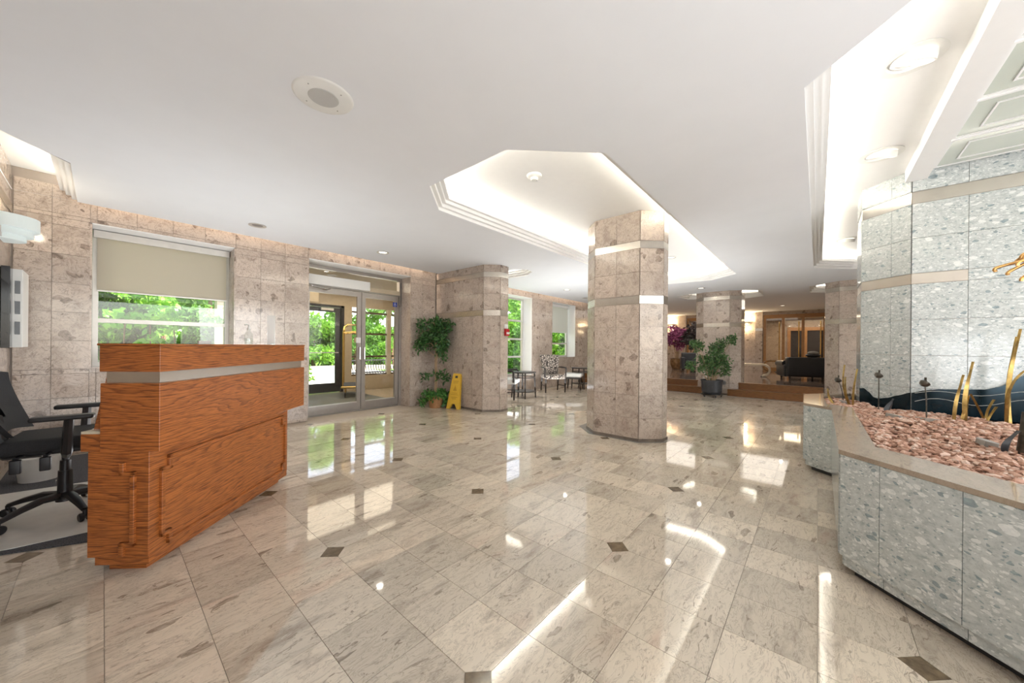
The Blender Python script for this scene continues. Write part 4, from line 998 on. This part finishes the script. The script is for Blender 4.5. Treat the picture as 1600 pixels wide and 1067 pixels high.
# bench
t = thing('slatted_bench', 'black slatted metal bench outside the vestibule windows', 'bench', (6.0, 10.85, -.06), math.radians(4))
sl = MB().tube([(0, .02, .80), (0, .0, .72), (0, -.05, .52), (0, -.10, .44), (0, -.40, .44), (0, -.48, .41), (0, -.49, .37)], .016, 6, .6).mesh('slat', X['black'])
for k in range(30): link('slat', sl, t, Matrix.Translation((-1.3+k*.09, 0, 0)))
for z, yy in ((.80, .03), (.43, -.10), (.38, -.48)): MB().tube([(-1.36, yy, z), (1.36, yy, z)], .018, 8).obj('rail', X['black'], t)
for x in (-1.3, 1.3):
    MB().tube([(x, .05, 0), (x, .0, .42), (x, .04, .8)], .022, 8).obj('leg', X['black'], t); MB().tube([(x, -.46, 0), (x, -.46, .42), (x, -.3, .62), (x, 0, .64)], .022, 8).obj('leg', X['black'], t)
# urn with flowers
t = thing('stone_urn', 'tall dark stone urn planted with orange flowers by the hedge', 'urn', (8.05, 18.4, .12))
MB().lathe([(0, 0), (.26, 0), (.26, .06), (.14, .10), (.15, .16), (.28, .45), (.31, .62), (.36, .66), (.36, .70), (.28, .70), (.26, .55), (0, .55)], 28).obj('vessel', X['stoneurn'], t, 40)
link('foliage', leaf_mesh('foliage', X['ivy'], blob_points(200, (.34, .34, .16))+np.array((0, 0, .76)), .10, 1), t)
X['petal'] = leafmat('orange_petal', (.6, .22, .06), (.75, .45, .12)); link('blossom', leaf_mesh('blossom', X['petal'], blob_points(120, (.30, .30, .10))+np.array((0, 0, .88)), .08, 1), t)

# ------------------------------------------------------------------ indoor plants
FX, FY = 4.32, 5.72
t = thing('ficus_tree', 'artificial ficus tree in a woven basket pot beside the entrance doors', 'potted tree', (FX, FY, 0))
pt = MB().lathe([(0, 0), (.115, 0), (.125, .03), (.148, .22), (.153, .235), (.140, .235), (.13, .20), (0, .20)], 26).obj('pot', X['wicker'], t, 40)
MB().lathe([(0, .205), (.132, .205)], 20).obj('soil', X['soil'], pt)
mb = MB()
for k in range(3): mb.tube([(.016*math.cos(k*2.1+z*5), .016*math.sin(k*2.1+z*5), .2+z*1.35) for z in np.linspace(0, 1, 22)], [.014]*22, 6)
mb.obj('trunk', X['palebark'], t, 60)
mb = MB()
for k in range(14):
    a = k*2.4; z = .95+.05*k; mb.tube([(0, 0, z), (.15*math.cos(a), .15*math.sin(a), z+.12), (.28*math.cos(a), .28*math.sin(a), z+.10)], [.008, .006, .003], 5)
mb.obj('branch', X['palebark'], t)
cl = [(RNG.uniform(-.26, .26), RNG.uniform(-.26, .26), RNG.uniform(1.10, 1.72), RNG.uniform(.11, .17)) for _ in range(24)] + [(0, 0, 1.70, .16), (-.18, .15, 1.30, .16), (-.15, .25, 1.25, .15), (.1, -.1, 1.0, .12), (-.14, .16, .62, .11), (.10, -.14, .58, .13), (0, 0, .66, .10), (.06, -.10, .66, .10)]
link('foliage', leaf_mesh('foliage', X['ficus'], clump_points(1900, cl, .5), .085, .8, (0, 0, .4), aspect=.42), t)
cl = [(.16*math.cos(a), .16*math.sin(a), .26+.03*math.sin(3*a), .10) for a in np.linspace(0, 6, 9)] + [(-.17, .16, .13, .10), (.16, -.16, .14, .10), (-.20, .18, .07, .06), (.10, -.2, .10, .08)]
P = clump_points(600, cl, .5); P[:, 2] = np.maximum(P[:, 2], .02)
link('underplanting', leaf_mesh('underplanting', X['ivy'], P, .065, .8, aspect=.6), t)

t = thing('pot_shrub', 'bushy green shrub in a dark pot on a wheeled caddy before the far column', 'potted plant', (10.05, 2.02, 0))
cd_ = MB(); cd_.lathe([(.0, .055), (.24, .055), (.25, .065), (.25, .075), (0, .075)], 24)
cd_ = cd_.obj('caddy', X['darkmetal'], t)
for k in range(5):
    a = k*1.2566; mb = MB(); mb.lathe([(0, -.012), (.022, -.012), (.027, 0), (.022, .012), (0, .012)], 12, Matrix.Translation((.21*math.cos(a), .21*math.sin(a), .027)) @ Matrix.Rotation(PI/2, 4, 'X')); mb.obj('wheel', X['black'], cd_)
pt = MB().lathe([(0, .076), (.20, .076), (.22, .13), (.225, .135), (.235, .40), (.250, .405), (.250, .43), (.225, .43), (.21, .36), (0, .36)], 28).obj('pot', X['darkpot'], t, 40)
MB().lathe([(0, .37), (.212, .37)], 20).obj('soil', X['soil'], pt)
S_ = np.array((.654, -.756, 0))   # sideways as seen from the lobby
cl = []
for u, z, r_ in ((-.10, .85, .20), (.08, .80, .22), (.0, 1.05, .22), (.20, .95, .20), (-.22, .95, .16), (.18, 1.20, .17), (.32, 1.35, .14), (.45, 1.42, .13), (.55, 1.50, .09), (.30, .62, .14), (.0, .60, .18), (-.30, .72, .13), (-.38, 1.30, .16), (-.50, 1.36, .12), (-.28, 1.22, .10), (-.50, .82, .13), (-.56, .72, .10), (.36, .75, .12), (.1, 1.25, .14)):
    v = S_*u+np.array((.756, .654, 0))*RNG.uniform(-.15, .15); cl.append((v[0], v[1], z, r_))
link('foliage', leaf_mesh('foliage', X['shrubleaf'], clump_points(2600, cl, .5), .075, .8, (0, 0, .3), aspect=.4), t)
mb = MB()
for c in cl: mb.tube([(c[0]*.12, c[1]*.12, .37), (c[0]*.5, c[1]*.5, .37+(c[2]-.37)*.6), c[:3]], [.010, .007, .004], 5)
mb.obj('branch', X['palebark'], t)

t = thing('purple_tree', 'purple-leaved tree in a round brown glazed pot on the raised lounge', 'potted tree', (15.9, 4.52, .33))
pt = MB().lathe([(0, 0), (.16, 0), (.24, .18), (.25, .32), (.235, .42), (.25, .44), (.21, .44), (.2, .38), (0, .38)], 28).obj('pot', X['glaze'], t, 40)
MB().lathe([(0, .385), (.205, .385)], 20).obj('soil', X['soil'], pt)
mb = MB()
for k in range(4): mb.tube([(.05*math.cos(k*1.6), .05*math.sin(k*1.6), .38), (.07*math.cos(k*1.6), .07*math.sin(k*1.6), .75), (.16*math.cos(k*1.6), .16*math.sin(k*1.6), 1.15)], .016, 6)
mb.obj('trunk', X['palebark'], t)
cl = [tuple(p)+(RNG.uniform(.13, .2),) for p in blob_points(30, (.44, .44, .48), .5)+np.array((0, 0, 1.32))]
link('foliage', leaf_mesh('foliage', X['purple'], clump_points(1500, cl, .5), .12, .9, aspect=.5), t)
t = thing('dark_plant', 'dark-leaved plant behind the far column beside the purple tree', 'potted plant', (15.5, 3.72, .33))
MB().lathe([(0, 0), (.17, 0), (.21, .4), (.19, .4), (0, .36)], 22).obj('pot', X['darkpot'], t, 40)
link('foliage', leaf_mesh('foliage', X['darkleaf'], clump_points(500, [(0, 0, 1.0, .3), (.1, .1, 1.45, .34), (-.1, .1, 1.7, .26), (0, .2, 1.25, .3)], .5), .16, .9), t); MB().tube([(0, 0, .36), (.02, 0, 1.4)], .02).obj('trunk', X['bark'], t)
# wet-floor sign, folded and leaning on the pilaster
t = thing('floor_sign', 'folded yellow caution floor sign leaning against the pilaster', 'floor sign', (4.435, 5.33, 0), math.radians(-74))
mt = Matrix.Rotation(math.radians(-12), 4, 'X')
def signboard(y0, y1):
    mb = MB(); P = [(-.15, 0), (-.085, 0), (-.03, .10), (.03, .10), (.085, 0), (.15, 0), (.085, .60), (.07, .63), (.035, .63), (.035, .56), (-.035, .56), (-.035, .60), (.035, .60), (.035, .63), (-.07, .63), (-.085, .60)]
    P = [(-.15, 0), (-.09, 0), (-.03, .10), (.03, .10), (.09, 0), (.15, 0), (.088, .66), (.075, .69), (-.075, .69), (-.088, .66)]
    mb.prism(P, y0, y1, mt @ Matrix.Rotation(PI/2, 4, 'X')); return mb
signboard(.0, .014).obj('front_board', X['yellow'], t); signboard(-.034, -.020).obj('rear_board', X['yellow'], t)
mb = MB(); mb.box(-.088, .088, .0, .034, .62, .66, mt); mb.obj('hinge', X['yellow'], t)
mb = MB(); mb.box(-.028, .028, -.0165, -.0145, .60, .645, mt); mb.obj('handle_slot', X['black'], t)
mb = MB()
for z, hw in ((.53, .06), (.50, .055), (.30, .06), (.27, .075), (.22, .07), (.19, .05)): mb.box(-hw, hw, -.0165, -.0142, z, z+.012, mt)
mb.add([(0, -.0165, .46), (-.045, -.0165, .35), (.045, -.0165, .35)], [(0, 1, 2)], mt); mb.obj('raised_marking', X['orangeline'], t)

# ------------------------------------------------------------------ alcove furniture
def side_table(label, x, y, r_=.29, h=.62):
    t = thing('side_table', label, 'table', (x, y, 0), .5, 'round side tables by the windows')
    MB().lathe([(0, h-.03), (r_, h-.03), (r_+.006, h-.02), (r_, h), (0, h)], 32).obj('table_top', X['darkwood'], t, 40)
    MB().lathe([(r_-.03, h-.14), (r_-.012, h-.14), (r_-.012, h-.12), (r_-.03, h-.12), (r_-.03, h-.14)], 32).obj('upper_ring', X['darkwood'], t, 40)
    MB().lathe([(0, .145), (r_-.02, .145), (r_-.01, .155), (r_-.02, .165), (0, .165)], 32).obj('lower_shelf', X['darkwood'], t, 40)
    for k in range(4):
        a = k*PI/2+.3; MB().tube([((r_+.0)*math.cos(a), (r_+.0)*math.sin(a), 0), ((r_-.035)*math.cos(a), (r_-.035)*math.sin(a), h-.03)], [.014, .021], 6).obj('leg', X['darkwood'], t)
    return t
side_table('round dark side table left of the patterned armchair', 6.62, 5.34)
side_table('round dark side table partly behind the central column', 9.25, 5.28)
def armchair(label, x, y, rz, fabric, seat):
    t = thing('armchair', label, 'chair', (x, y, 0), rz)
    MB().rbox(-.25, .28, -.27, .27, .36, .47, .035).obj('seat', seat, t, 40)
    # flared back
    vs = []; n1, n2 = 8, 8
    for lay in (0, 1):
        for j in range(n2+1):
            v = j/n2; z = .42+.56*v; hw = .21+.07*v**1.5; 
            for i in range(n1+1):
                u = -1+2*i/n1; vs.append((-.22-.12*v*v+.03*u*u+.015*math.sin(PI*v)-(.07 if lay else 0), hw*u, z+.02*v*math.cos(u*1.6)+.01*abs(u)))
    W2_ = n1+1; N2 = W2_*(n2+1); fs = []
    for j in range(n2):
        for i in range(n1): a = j*W2_+i; fs += [(a, a+1, a+W2_+1, a+W2_), (N2+a+W2_, N2+a+W2_+1, N2+a+1, N2+a)]
    for i in range(n1): fs += [(i+1, i, N2+i, N2+i+1), (n2*W2_+i, n2*W2_+i+1, N2+n2*W2_+i+1, N2+n2*W2_+i)]
    for j in range(n2): fs += [(j*W2_, (j+1)*W2_, N2+(j+1)*W2_, N2+j*W2_), ((j+1)*W2_+n1, j*W2_+n1, N2+j*W2_+n1, N2+(j+1)*W2_+n1)]
    MB().add(vs, fs).obj('backrest', fabric, t, 50)
    for s_ in (-1, 1):
        MB().tube([(.24, s_*.27, 0), (.25, s_*.27, .36)], [.018, .026], 4).obj('leg', X['darkwood'], t)
        MB().tube([(-.30, s_*.24, 0), (-.24, s_*.24, .36)], [.018, .026], 4).obj('leg', X['darkwood'], t)
        MB().tube([(.23, s_*.29, .40), (.235, s_*.30, .63), (.20, s_*.30, .66), (-.10, s_*.285, .66), (-.25, s_*.26, .655)], [.022, .022, .022, .022, .018], 6).obj('armrest', X['darkwood'], t, 40)
        MB().tube([(.245, s_*.27, .17), (-.27, s_*.24, .17)], .012, 6).obj('stretcher', X['darkwood'], t)
    return t
armchair('armchair in cream and brown damask facing the lobby between the side tables', 8.05, 5.48, math.radians(232), X['damask'], X['damask'])
t = thing('footstool', 'white-topped footstool with dark legs at the right of the patterned armchair', 'stool', (8.95, 5.35, 0), .4)
MB().rbox(-.27, .27, -.24, .24, .36, .47, .04).obj('seat', X['whiteplastic'], t, 40); MB().rbox(-.25, .25, -.22, .22, .31, .365, .01).obj('frame', X['darkwood'], t)
for sx in (-1, 1):
    for sy in (-1, 1): MB().tube([(sx*.25, sy*.22, 0), (sx*.22, sy*.19, .33)], [.016, .024], 6).obj('leg', X['darkwood'], t)
armchair('white-seated armchair half hidden by the pilaster', 6.22, 5.55, math.radians(-60), X['whiteplastic'], X['whiteplastic'])

# ------------------------------------------------------------------ raised lounge
S1X, S2X = 10.56, 10.88
pf = struct(MB().box(S2X+.02, 17.9, -2.5, 6.15, 0, .325).obj('platform', X['platform']), 'raised stone floor of the lounge behind the steps')
for y0, y1, y2, y3 in ((2.36, 6.14, 2.50, 6.14), (-.02, 1.76, -.10, 1.56)):
    MB().box(S1X, S2X+.02, y0, y1, 0, .145).obj('step_riser', X['steptim'], pf); MB().box(S1X-.02, S2X+.02, y0-.01, y1+.0, .145, .168).obj('step_tread', X['steptim'], pf)
    MB().box(S2X, S2X+.05, y2, y3, .168, .305).obj('step_riser', X['steptim'], pf); MB().box(S2X-.02, S2X+.10, y2, y3, .305, .332).obj('step_tread', X['steptim'], pf)
BW = 17.8
fb = struct(MB().box(BW+.014, BW+.2, 1.71, 4.0, 0, ZC+.1).obj('wall_far', X['wall_grout']), 'far marble wall of the lounge with a bowl sconce')
tiles(fb, (BW+.013, 4.0), (BW+.013, 1.71), grid(0, 2.29, .45), [.325] + [.325+.405*k for k in range(1, 6)] + [ZC], X['wall'])
struct(MB().box(BW+.0, BW+.2, -5.1, 6.15, 2.60, 3.1).obj('wall_far_upper', X['wall']), 'marble band above the lounge doors')
fb2 = struct(MB().box(BW+.014, BW+.2, 4.62, 6.15, 0, ZC+.1).obj('wall_far_left', X['wall_grout']), 'far marble wall left of the purple tree')
tiles(fb2, (BW+.013, 6.15), (BW+.013, 4.62), grid(0, 1.53, .45), [.325] + [.325+.405*k for k in range(1, 6)] + [ZC], X['wall'])
MB().box(BW-.10, BW+.013, 4.64, 4.98, .325, ZC).obj('pilaster', X['wall'], fb2)
MB().box(BW-.10, BW+.013, 1.72, 1.97, .325, ZC).obj('pilaster', X['wall'], fb); MB().box(BW-.104, BW-.1, 1.72, 1.97, 1.95, 2.06).obj('metal_band', X['band'], fb)
struct(MB().box(XF+.98, BW+.02, -.42, -.27, 0, ZC).obj('wall_right', X['wall']), 'pale side wall of the lounge seen edge-on')
# wood framed glass doors of the lounge
def woodframe(name, label, ys, ztop, stile=.09):
    mb = MB()
    for y in ys: mb.box(BW-.03, BW+.08, y-stile/2, y+stile/2, .325, ztop)
    mb.box(BW-.03, BW+.08, ys[-1]-stile/2, ys[0]+stile/2, ztop, ztop+.14); mb.box(BW-.02, BW+.07, ys[-1], ys[0], .325, .46)
    o = struct(mb.obj(name, X['framewood']), label)
    for y0, y1 in zip(ys[1:], ys[:-1]):
        MB().box(BW+.02, BW+.026, y0+stile/2, y1-stile/2, .46, ztop).obj('pane', X['glass'], o)
        MB().tube([(BW-.06, y0+stile/2+.08, .7), (BW-.06, y0+stile/2+.08, 2.3)], .018, 8).obj('pull_bar', X['brass'], o)
    return o
woodframe('door_3', 'wood framed glass doors at the back of the lounge', [1.66, 1.05, .44, -.20], 2.46)
woodframe('door_4', 'wood framed doorway behind the purple tree', [4.58, 4.06], 2.46, .07)
# hall behind the glass
h = MB(); h.box(BW+.2, 20.8, -1.2, 4.9, .2, .325); hf = struct(h.obj('hall_floor', X['platform']), 'floor of the hall behind the lounge doors')
struct(MB().box(BW+.2, 20.8, -1.2, 4.9, 2.6, 2.7).obj('hall_ceiling', X['tanlight']), 'ceiling of the hall behind the lounge doors')
mb = MB(); mb.box(20.6, 20.8, -1.2, 4.9, .325, 2.6); mb.box(BW+.2, 20.6, -1.25, -1.1, .325, 2.6); mb.box(BW+.2, 20.6, 4.8, 4.95, .325, 2.6)
hw = struct(mb.obj('wall_hall', X['wall']), 'marble wall of the hall behind the lounge doors')
fr = MB()
for y in (1.0, .42, -.42): fr.box(20.5, 20.6, y-.06, y+.06, .325, 2.05)
fr.box(20.5, 20.6, -.48, 1.06, 2.05, 2.20); fo = fr.obj('inner_frame', X['framewood'], hw)
MB().box(20.57, 20.598, -.42, 1.0, .325, 2.05).obj('dark_opening_panel', X['dark'], fo)  # flat dark panel stands in for the unlit depth of the doorway
area('lounge_fill', (14.2, 3.0, 2.70), (0, 0, -1), 3.0, 4.5, 46, (1, .92, .82)); area('hall_lamp', (19.3, .4, 2.55), (0, 0, -1), 1.6, 1.6, 22, (1, .78, .50)); area('hall_lamp', (19.3, 3.9, 2.55), (0, 0, -1), .4, .4, 10, (1, .70, .42))  # broad lounge area light is added to brighten the lounge
for y, lb in ((2.27, 'lit bowl sconce on the far wall beside the lounge doors'), (5.29, 'lit bowl sconce on the far wall left of the purple tree')):
    t = thing('bowl_sconce', lb, 'wall light', (BW-.0, y, 2.20), PI)
    MB().lathe([(.05, 0), (.12, .03), (.18, .10), (.19, .16), (.17, .16), (.11, .05), (0, .03)], 20, None, -PI/2, PI/2).obj('bowl', X['alulight'], t, 40)
    MB().lathe([(0, .13), (.168, .13)], 16, None, -PI/2, PI/2).obj('bulb', X['lamp'], t)
    for z, e_ in ((2.46, 14), (2.08, 7)):
        q_ = bpy.data.lights.new('sconce_lamp', 'POINT'); q_.energy = e_; q_.color = (1, .75, .45); q_.shadow_soft_size = .05; o = bpy.data.objects.new('sconce_lamp', q_); COL.objects.link(o); o.location = (BW-.16, y, z)
# scroll tables
def scroll(name, label, x, y, rz, L, H, R, wd, th, m):
    t = thing(name, label, 'table', (x, y, .325), rz); P = []
    for k in range(13): a = math.radians(-95+k*185/12); P.append((L/2-R+R*math.cos(a), H/2+R*math.sin(a)))
    for k in range(13): a = math.radians(90+k*185/12); P.append((-L/2+R+R*math.cos(a), H/2+R*math.sin(a)))
    vs = []; n_ = len(P)
    for i, (u, z) in enumerate(P):
        c = Vector((0, H/2)); uu = L/2-R if u > 0 else -L/2+R
        d = Vector((u-uu, z-H/2)); d = d.normalized() if d.length > 1e-6 else Vector((0, 1))
        for s_, yy in ((1, -wd/2), (1, wd/2), (1-th/R, wd/2), (1-th/R, -wd/2)): vs.append((uu+d.x*R*s_, yy, H/2+d.y*R*s_))
    fs = []
    for i in range(n_-1):
        for k in range(4): fs.append((4*i+k, 4*i+(k+1) % 4, 4*i+4+(k+1) % 4, 4*i+4+k))
    fs += [(3, 2, 1, 0), (4*n_-4, 4*n_-3, 4*n_-2, 4*n_-1)]
    MB().add(vs, fs).obj('scroll_top', m, t, 40)
    for s_ in (-1, 1): MB().rbox(s_*(L/2-R)-.06, s_*(L/2-R)+.06, -wd/2, wd/2, 0, .02, .006).obj('foot', X['darkwood'], t)
    return t
scroll('scroll_table', 'cream scroll-ended coffee table on the raised lounge floor', 13.9, 1.62, math.radians(-86), .98, .42, .20, .40, .055, X['ctable'])
scroll('scroll_table', 'smaller dark scroll table before the lounge doors', 16.9, 1.30, math.radians(-80), .70, .46, .22, .35, .05, X['glaze'])
# leather armchair seen from behind
t = thing('leather_sofa', 'black leather sofa chair on the raised lounge floor, back to the lobby', 'sofa', (13.45, .36, .325), math.radians(18))
MB().rbox(-.42, -.20, -.46, .46, .10, .66, .05).obj('backrest', X['leather'], t, 40)
MB().rbox(-.25, .40, -.34, .34, .10, .42, .06).obj('seat', X['leather'], t, 40)
for s_ in (-1, 1):
    mb = MB(); mb.rbox(-.30, .48, s_*.42-.08, s_*.42+.08, .09, .44, .04); mb.tube([(-.20, s_*.43, .47), (.50, s_*.43, .45)], .095, 14); mb.obj('armrest', X['leather'], t, 40)
for x in (-.36, .40):
    for yy in (-.38, .38): mb = MB(); mb.cyl(x, yy, 0, .11, .022, .035, 10); mb.obj('leg', X['darkwood'], t)
t = thing('cushion', 'grey and black cushion heaped on top of the leather sofa back', 'cushion', (13.24, .10, .985), .5)
MB().ell((0, 0, .06), (.10, .19, .06)).obj('lower_pad', X['black'], t, 60); MB().ell((.0, .0, .13), (.08, .14, .05)).obj('upper_pad', X['cushgrey'], t, 60)
t = thing('club_chair', 'dark armchair half hidden behind the far column', 'chair', (14.6, 3.55, .325), math.radians(200))
MB().rbox(-.38, -.20, -.40, .40, .10, .72, .05).obj('backrest', X['leather'], t, 40); MB().rbox(-.22, .36, -.32, .32, .12, .42, .05).obj('seat', X['leather'], t, 40)
for s_ in (-1, 1): MB().rbox(-.30, .38, s_*.38-.07, s_*.38+.07, .10, .55, .04).obj('armrest', X['leather'], t, 40)
for x in (-.3, .3):
    for yy in (-.36, .36): mb = MB(); mb.cyl(x, yy, 0, .11, .02, .03, 10); mb.obj('leg', X['darkwood'], t)

# ------------------------------------------------------------------ ceiling fittings
t = thing('ceiling_speaker', 'large round white ceiling speaker with a grey grille', 'speaker', (.875, 2.30, ZC))
MB().lathe([(0, -.010), (.085, -.010), (.155, -.008), (.165, -.004), (.168, 0)], 48).obj('rim', X['whiteplastic'], t, 40)
MB().lathe([(0, -.013), (.082, -.013), (.086, -.009)], 40).obj('grille', X['grille'], t)
for k in range(4): a = k*PI/2+.5; mb = MB(); mb.cyl(.122*math.cos(a), .122*math.sin(a), -.011, -.008, .004, .004, 8); mb.obj('screw', X['dim'], t)
t = thing('smoke_detector', 'round white smoke detector in the central ceiling tray', 'smoke detector', (2.92, 2.24, ZT))
MB().lathe([(0, -.055), (.030, -.055), (.040, -.045), (.042, -.030), (.070, -.022), (.078, -.012), (.078, 0)], 32).obj('body', X['whiteplastic'], t, 40); mb = MB(); mb.cyl(.02, -.02, -.0565, -.054, .006, .006, 8); mb.obj('indicator', X['slot'], t)
def downlight(label, x, y, z=ZC, lit=True, r_=.075, big=False):
    t = thing('downlight', label, 'ceiling light', (x, y, z))
    MB().lathe([(r_, .0), (r_+.02, -.001), (r_+.022, -.006), (r_*.92, -.006), (r_*.8, -.001)], 28).obj('trim', X['alulight'], t, 40)
    MB().lathe([(0, -.0015), (r_*.8, -.001)], 24).obj('lens', X['hot'] if lit else X['dim'], t)
    if lit: area('downlight_lamp', (x, y, z-.02), (0, 0, -1), r_, r_, K_DOWN, (1, .93, .82))
downlight('unlit recessed downlight before the wide window', 1.285, 5.44, lit=False)
downlight('lit recessed downlight before the glass entrance doors', 2.99, 5.40)
downlight('recessed downlight over the patterned armchair', 8.05, 5.05)
downlight('recessed downlight near the far end of the windows', 9.75, 5.45, lit=False)
downlight('recessed downlight before the far column', 9.9, 2.25)
downlight('recessed downlight over the purple tree side of the lounge', 15.3, 3.5)
downlight('recessed downlight over the leather sofa', 15.6, .95)
downlight('recessed downlight inside the central ceiling tray', 7.3, 2.2, ZT, True)
def gimbal(label, x, y):
    t = thing('gimbal_downlight', label, 'ceiling light', (x, y, ZT), math.radians(-10))
    MB().lathe([(.105, 0), (.150, -.002), (.153, -.008), (.108, -.010), (.100, 0)], 36).obj('trim', X['whiteplastic'], t, 40)
    mt_ = Matrix.Translation((0, -.01, -.012)) @ Matrix.Rotation(math.radians(-16), 4, 'Y') @ Matrix.Rotation(math.radians(14), 4, 'X')
    e = MB().lathe([(.096, .03), (.100, .0), (.100, -.022), (.090, -.024), (.084, -.012)], 36, mt_).obj('lamp_ring', X['whiteplastic'], t, 40)
    MB().lathe([(0, -.014), (.085, -.012)], 30, mt_).obj('lens', X['hot'], e)
    area('gimbal_lamp', (x, y, ZT-.06), (.15, -.25, -1), .1, .1, K_DOWN*1.3, (1, .93, .82))
gimbal('nearest tilting downlight in the right ceiling tray', 3.22, -.42)
gimbal('second tilting downlight in the right tray, nearer the pillar', 4.62, -.42)
gimbal('farthest tilting downlight in the right tray, beside the pillar edge', 7.85, -.33)
# repeats of a kind share a group
GROUPS = {'shrub': 'garden shrubs', 'garden_tree': 'garden trees', 'downlight': 'recessed downlights', 'gimbal_downlight': 'tilting downlights of the right tray', 'stone_column': 'octagonal marble columns', 'metal_flower': 'metal flowers in the gravel', 'metal_grass': 'metal blades in the gravel', 'flat_stone': 'flat stones on the gravel', 'bowl_sconce': 'bowl sconces of the lounge', 'armchair': 'alcove armchairs', 'scroll_table': 'scroll tables of the lounge', 'roller_blind': 'roller blinds'}
for o in bpy.data.objects:
    b_ = o.name.split('.')[0]
    if o.parent is None and 'label' in o and b_ in GROUPS: o['group'] = GROUPS[b_]
bpy.context.view_layer.update()
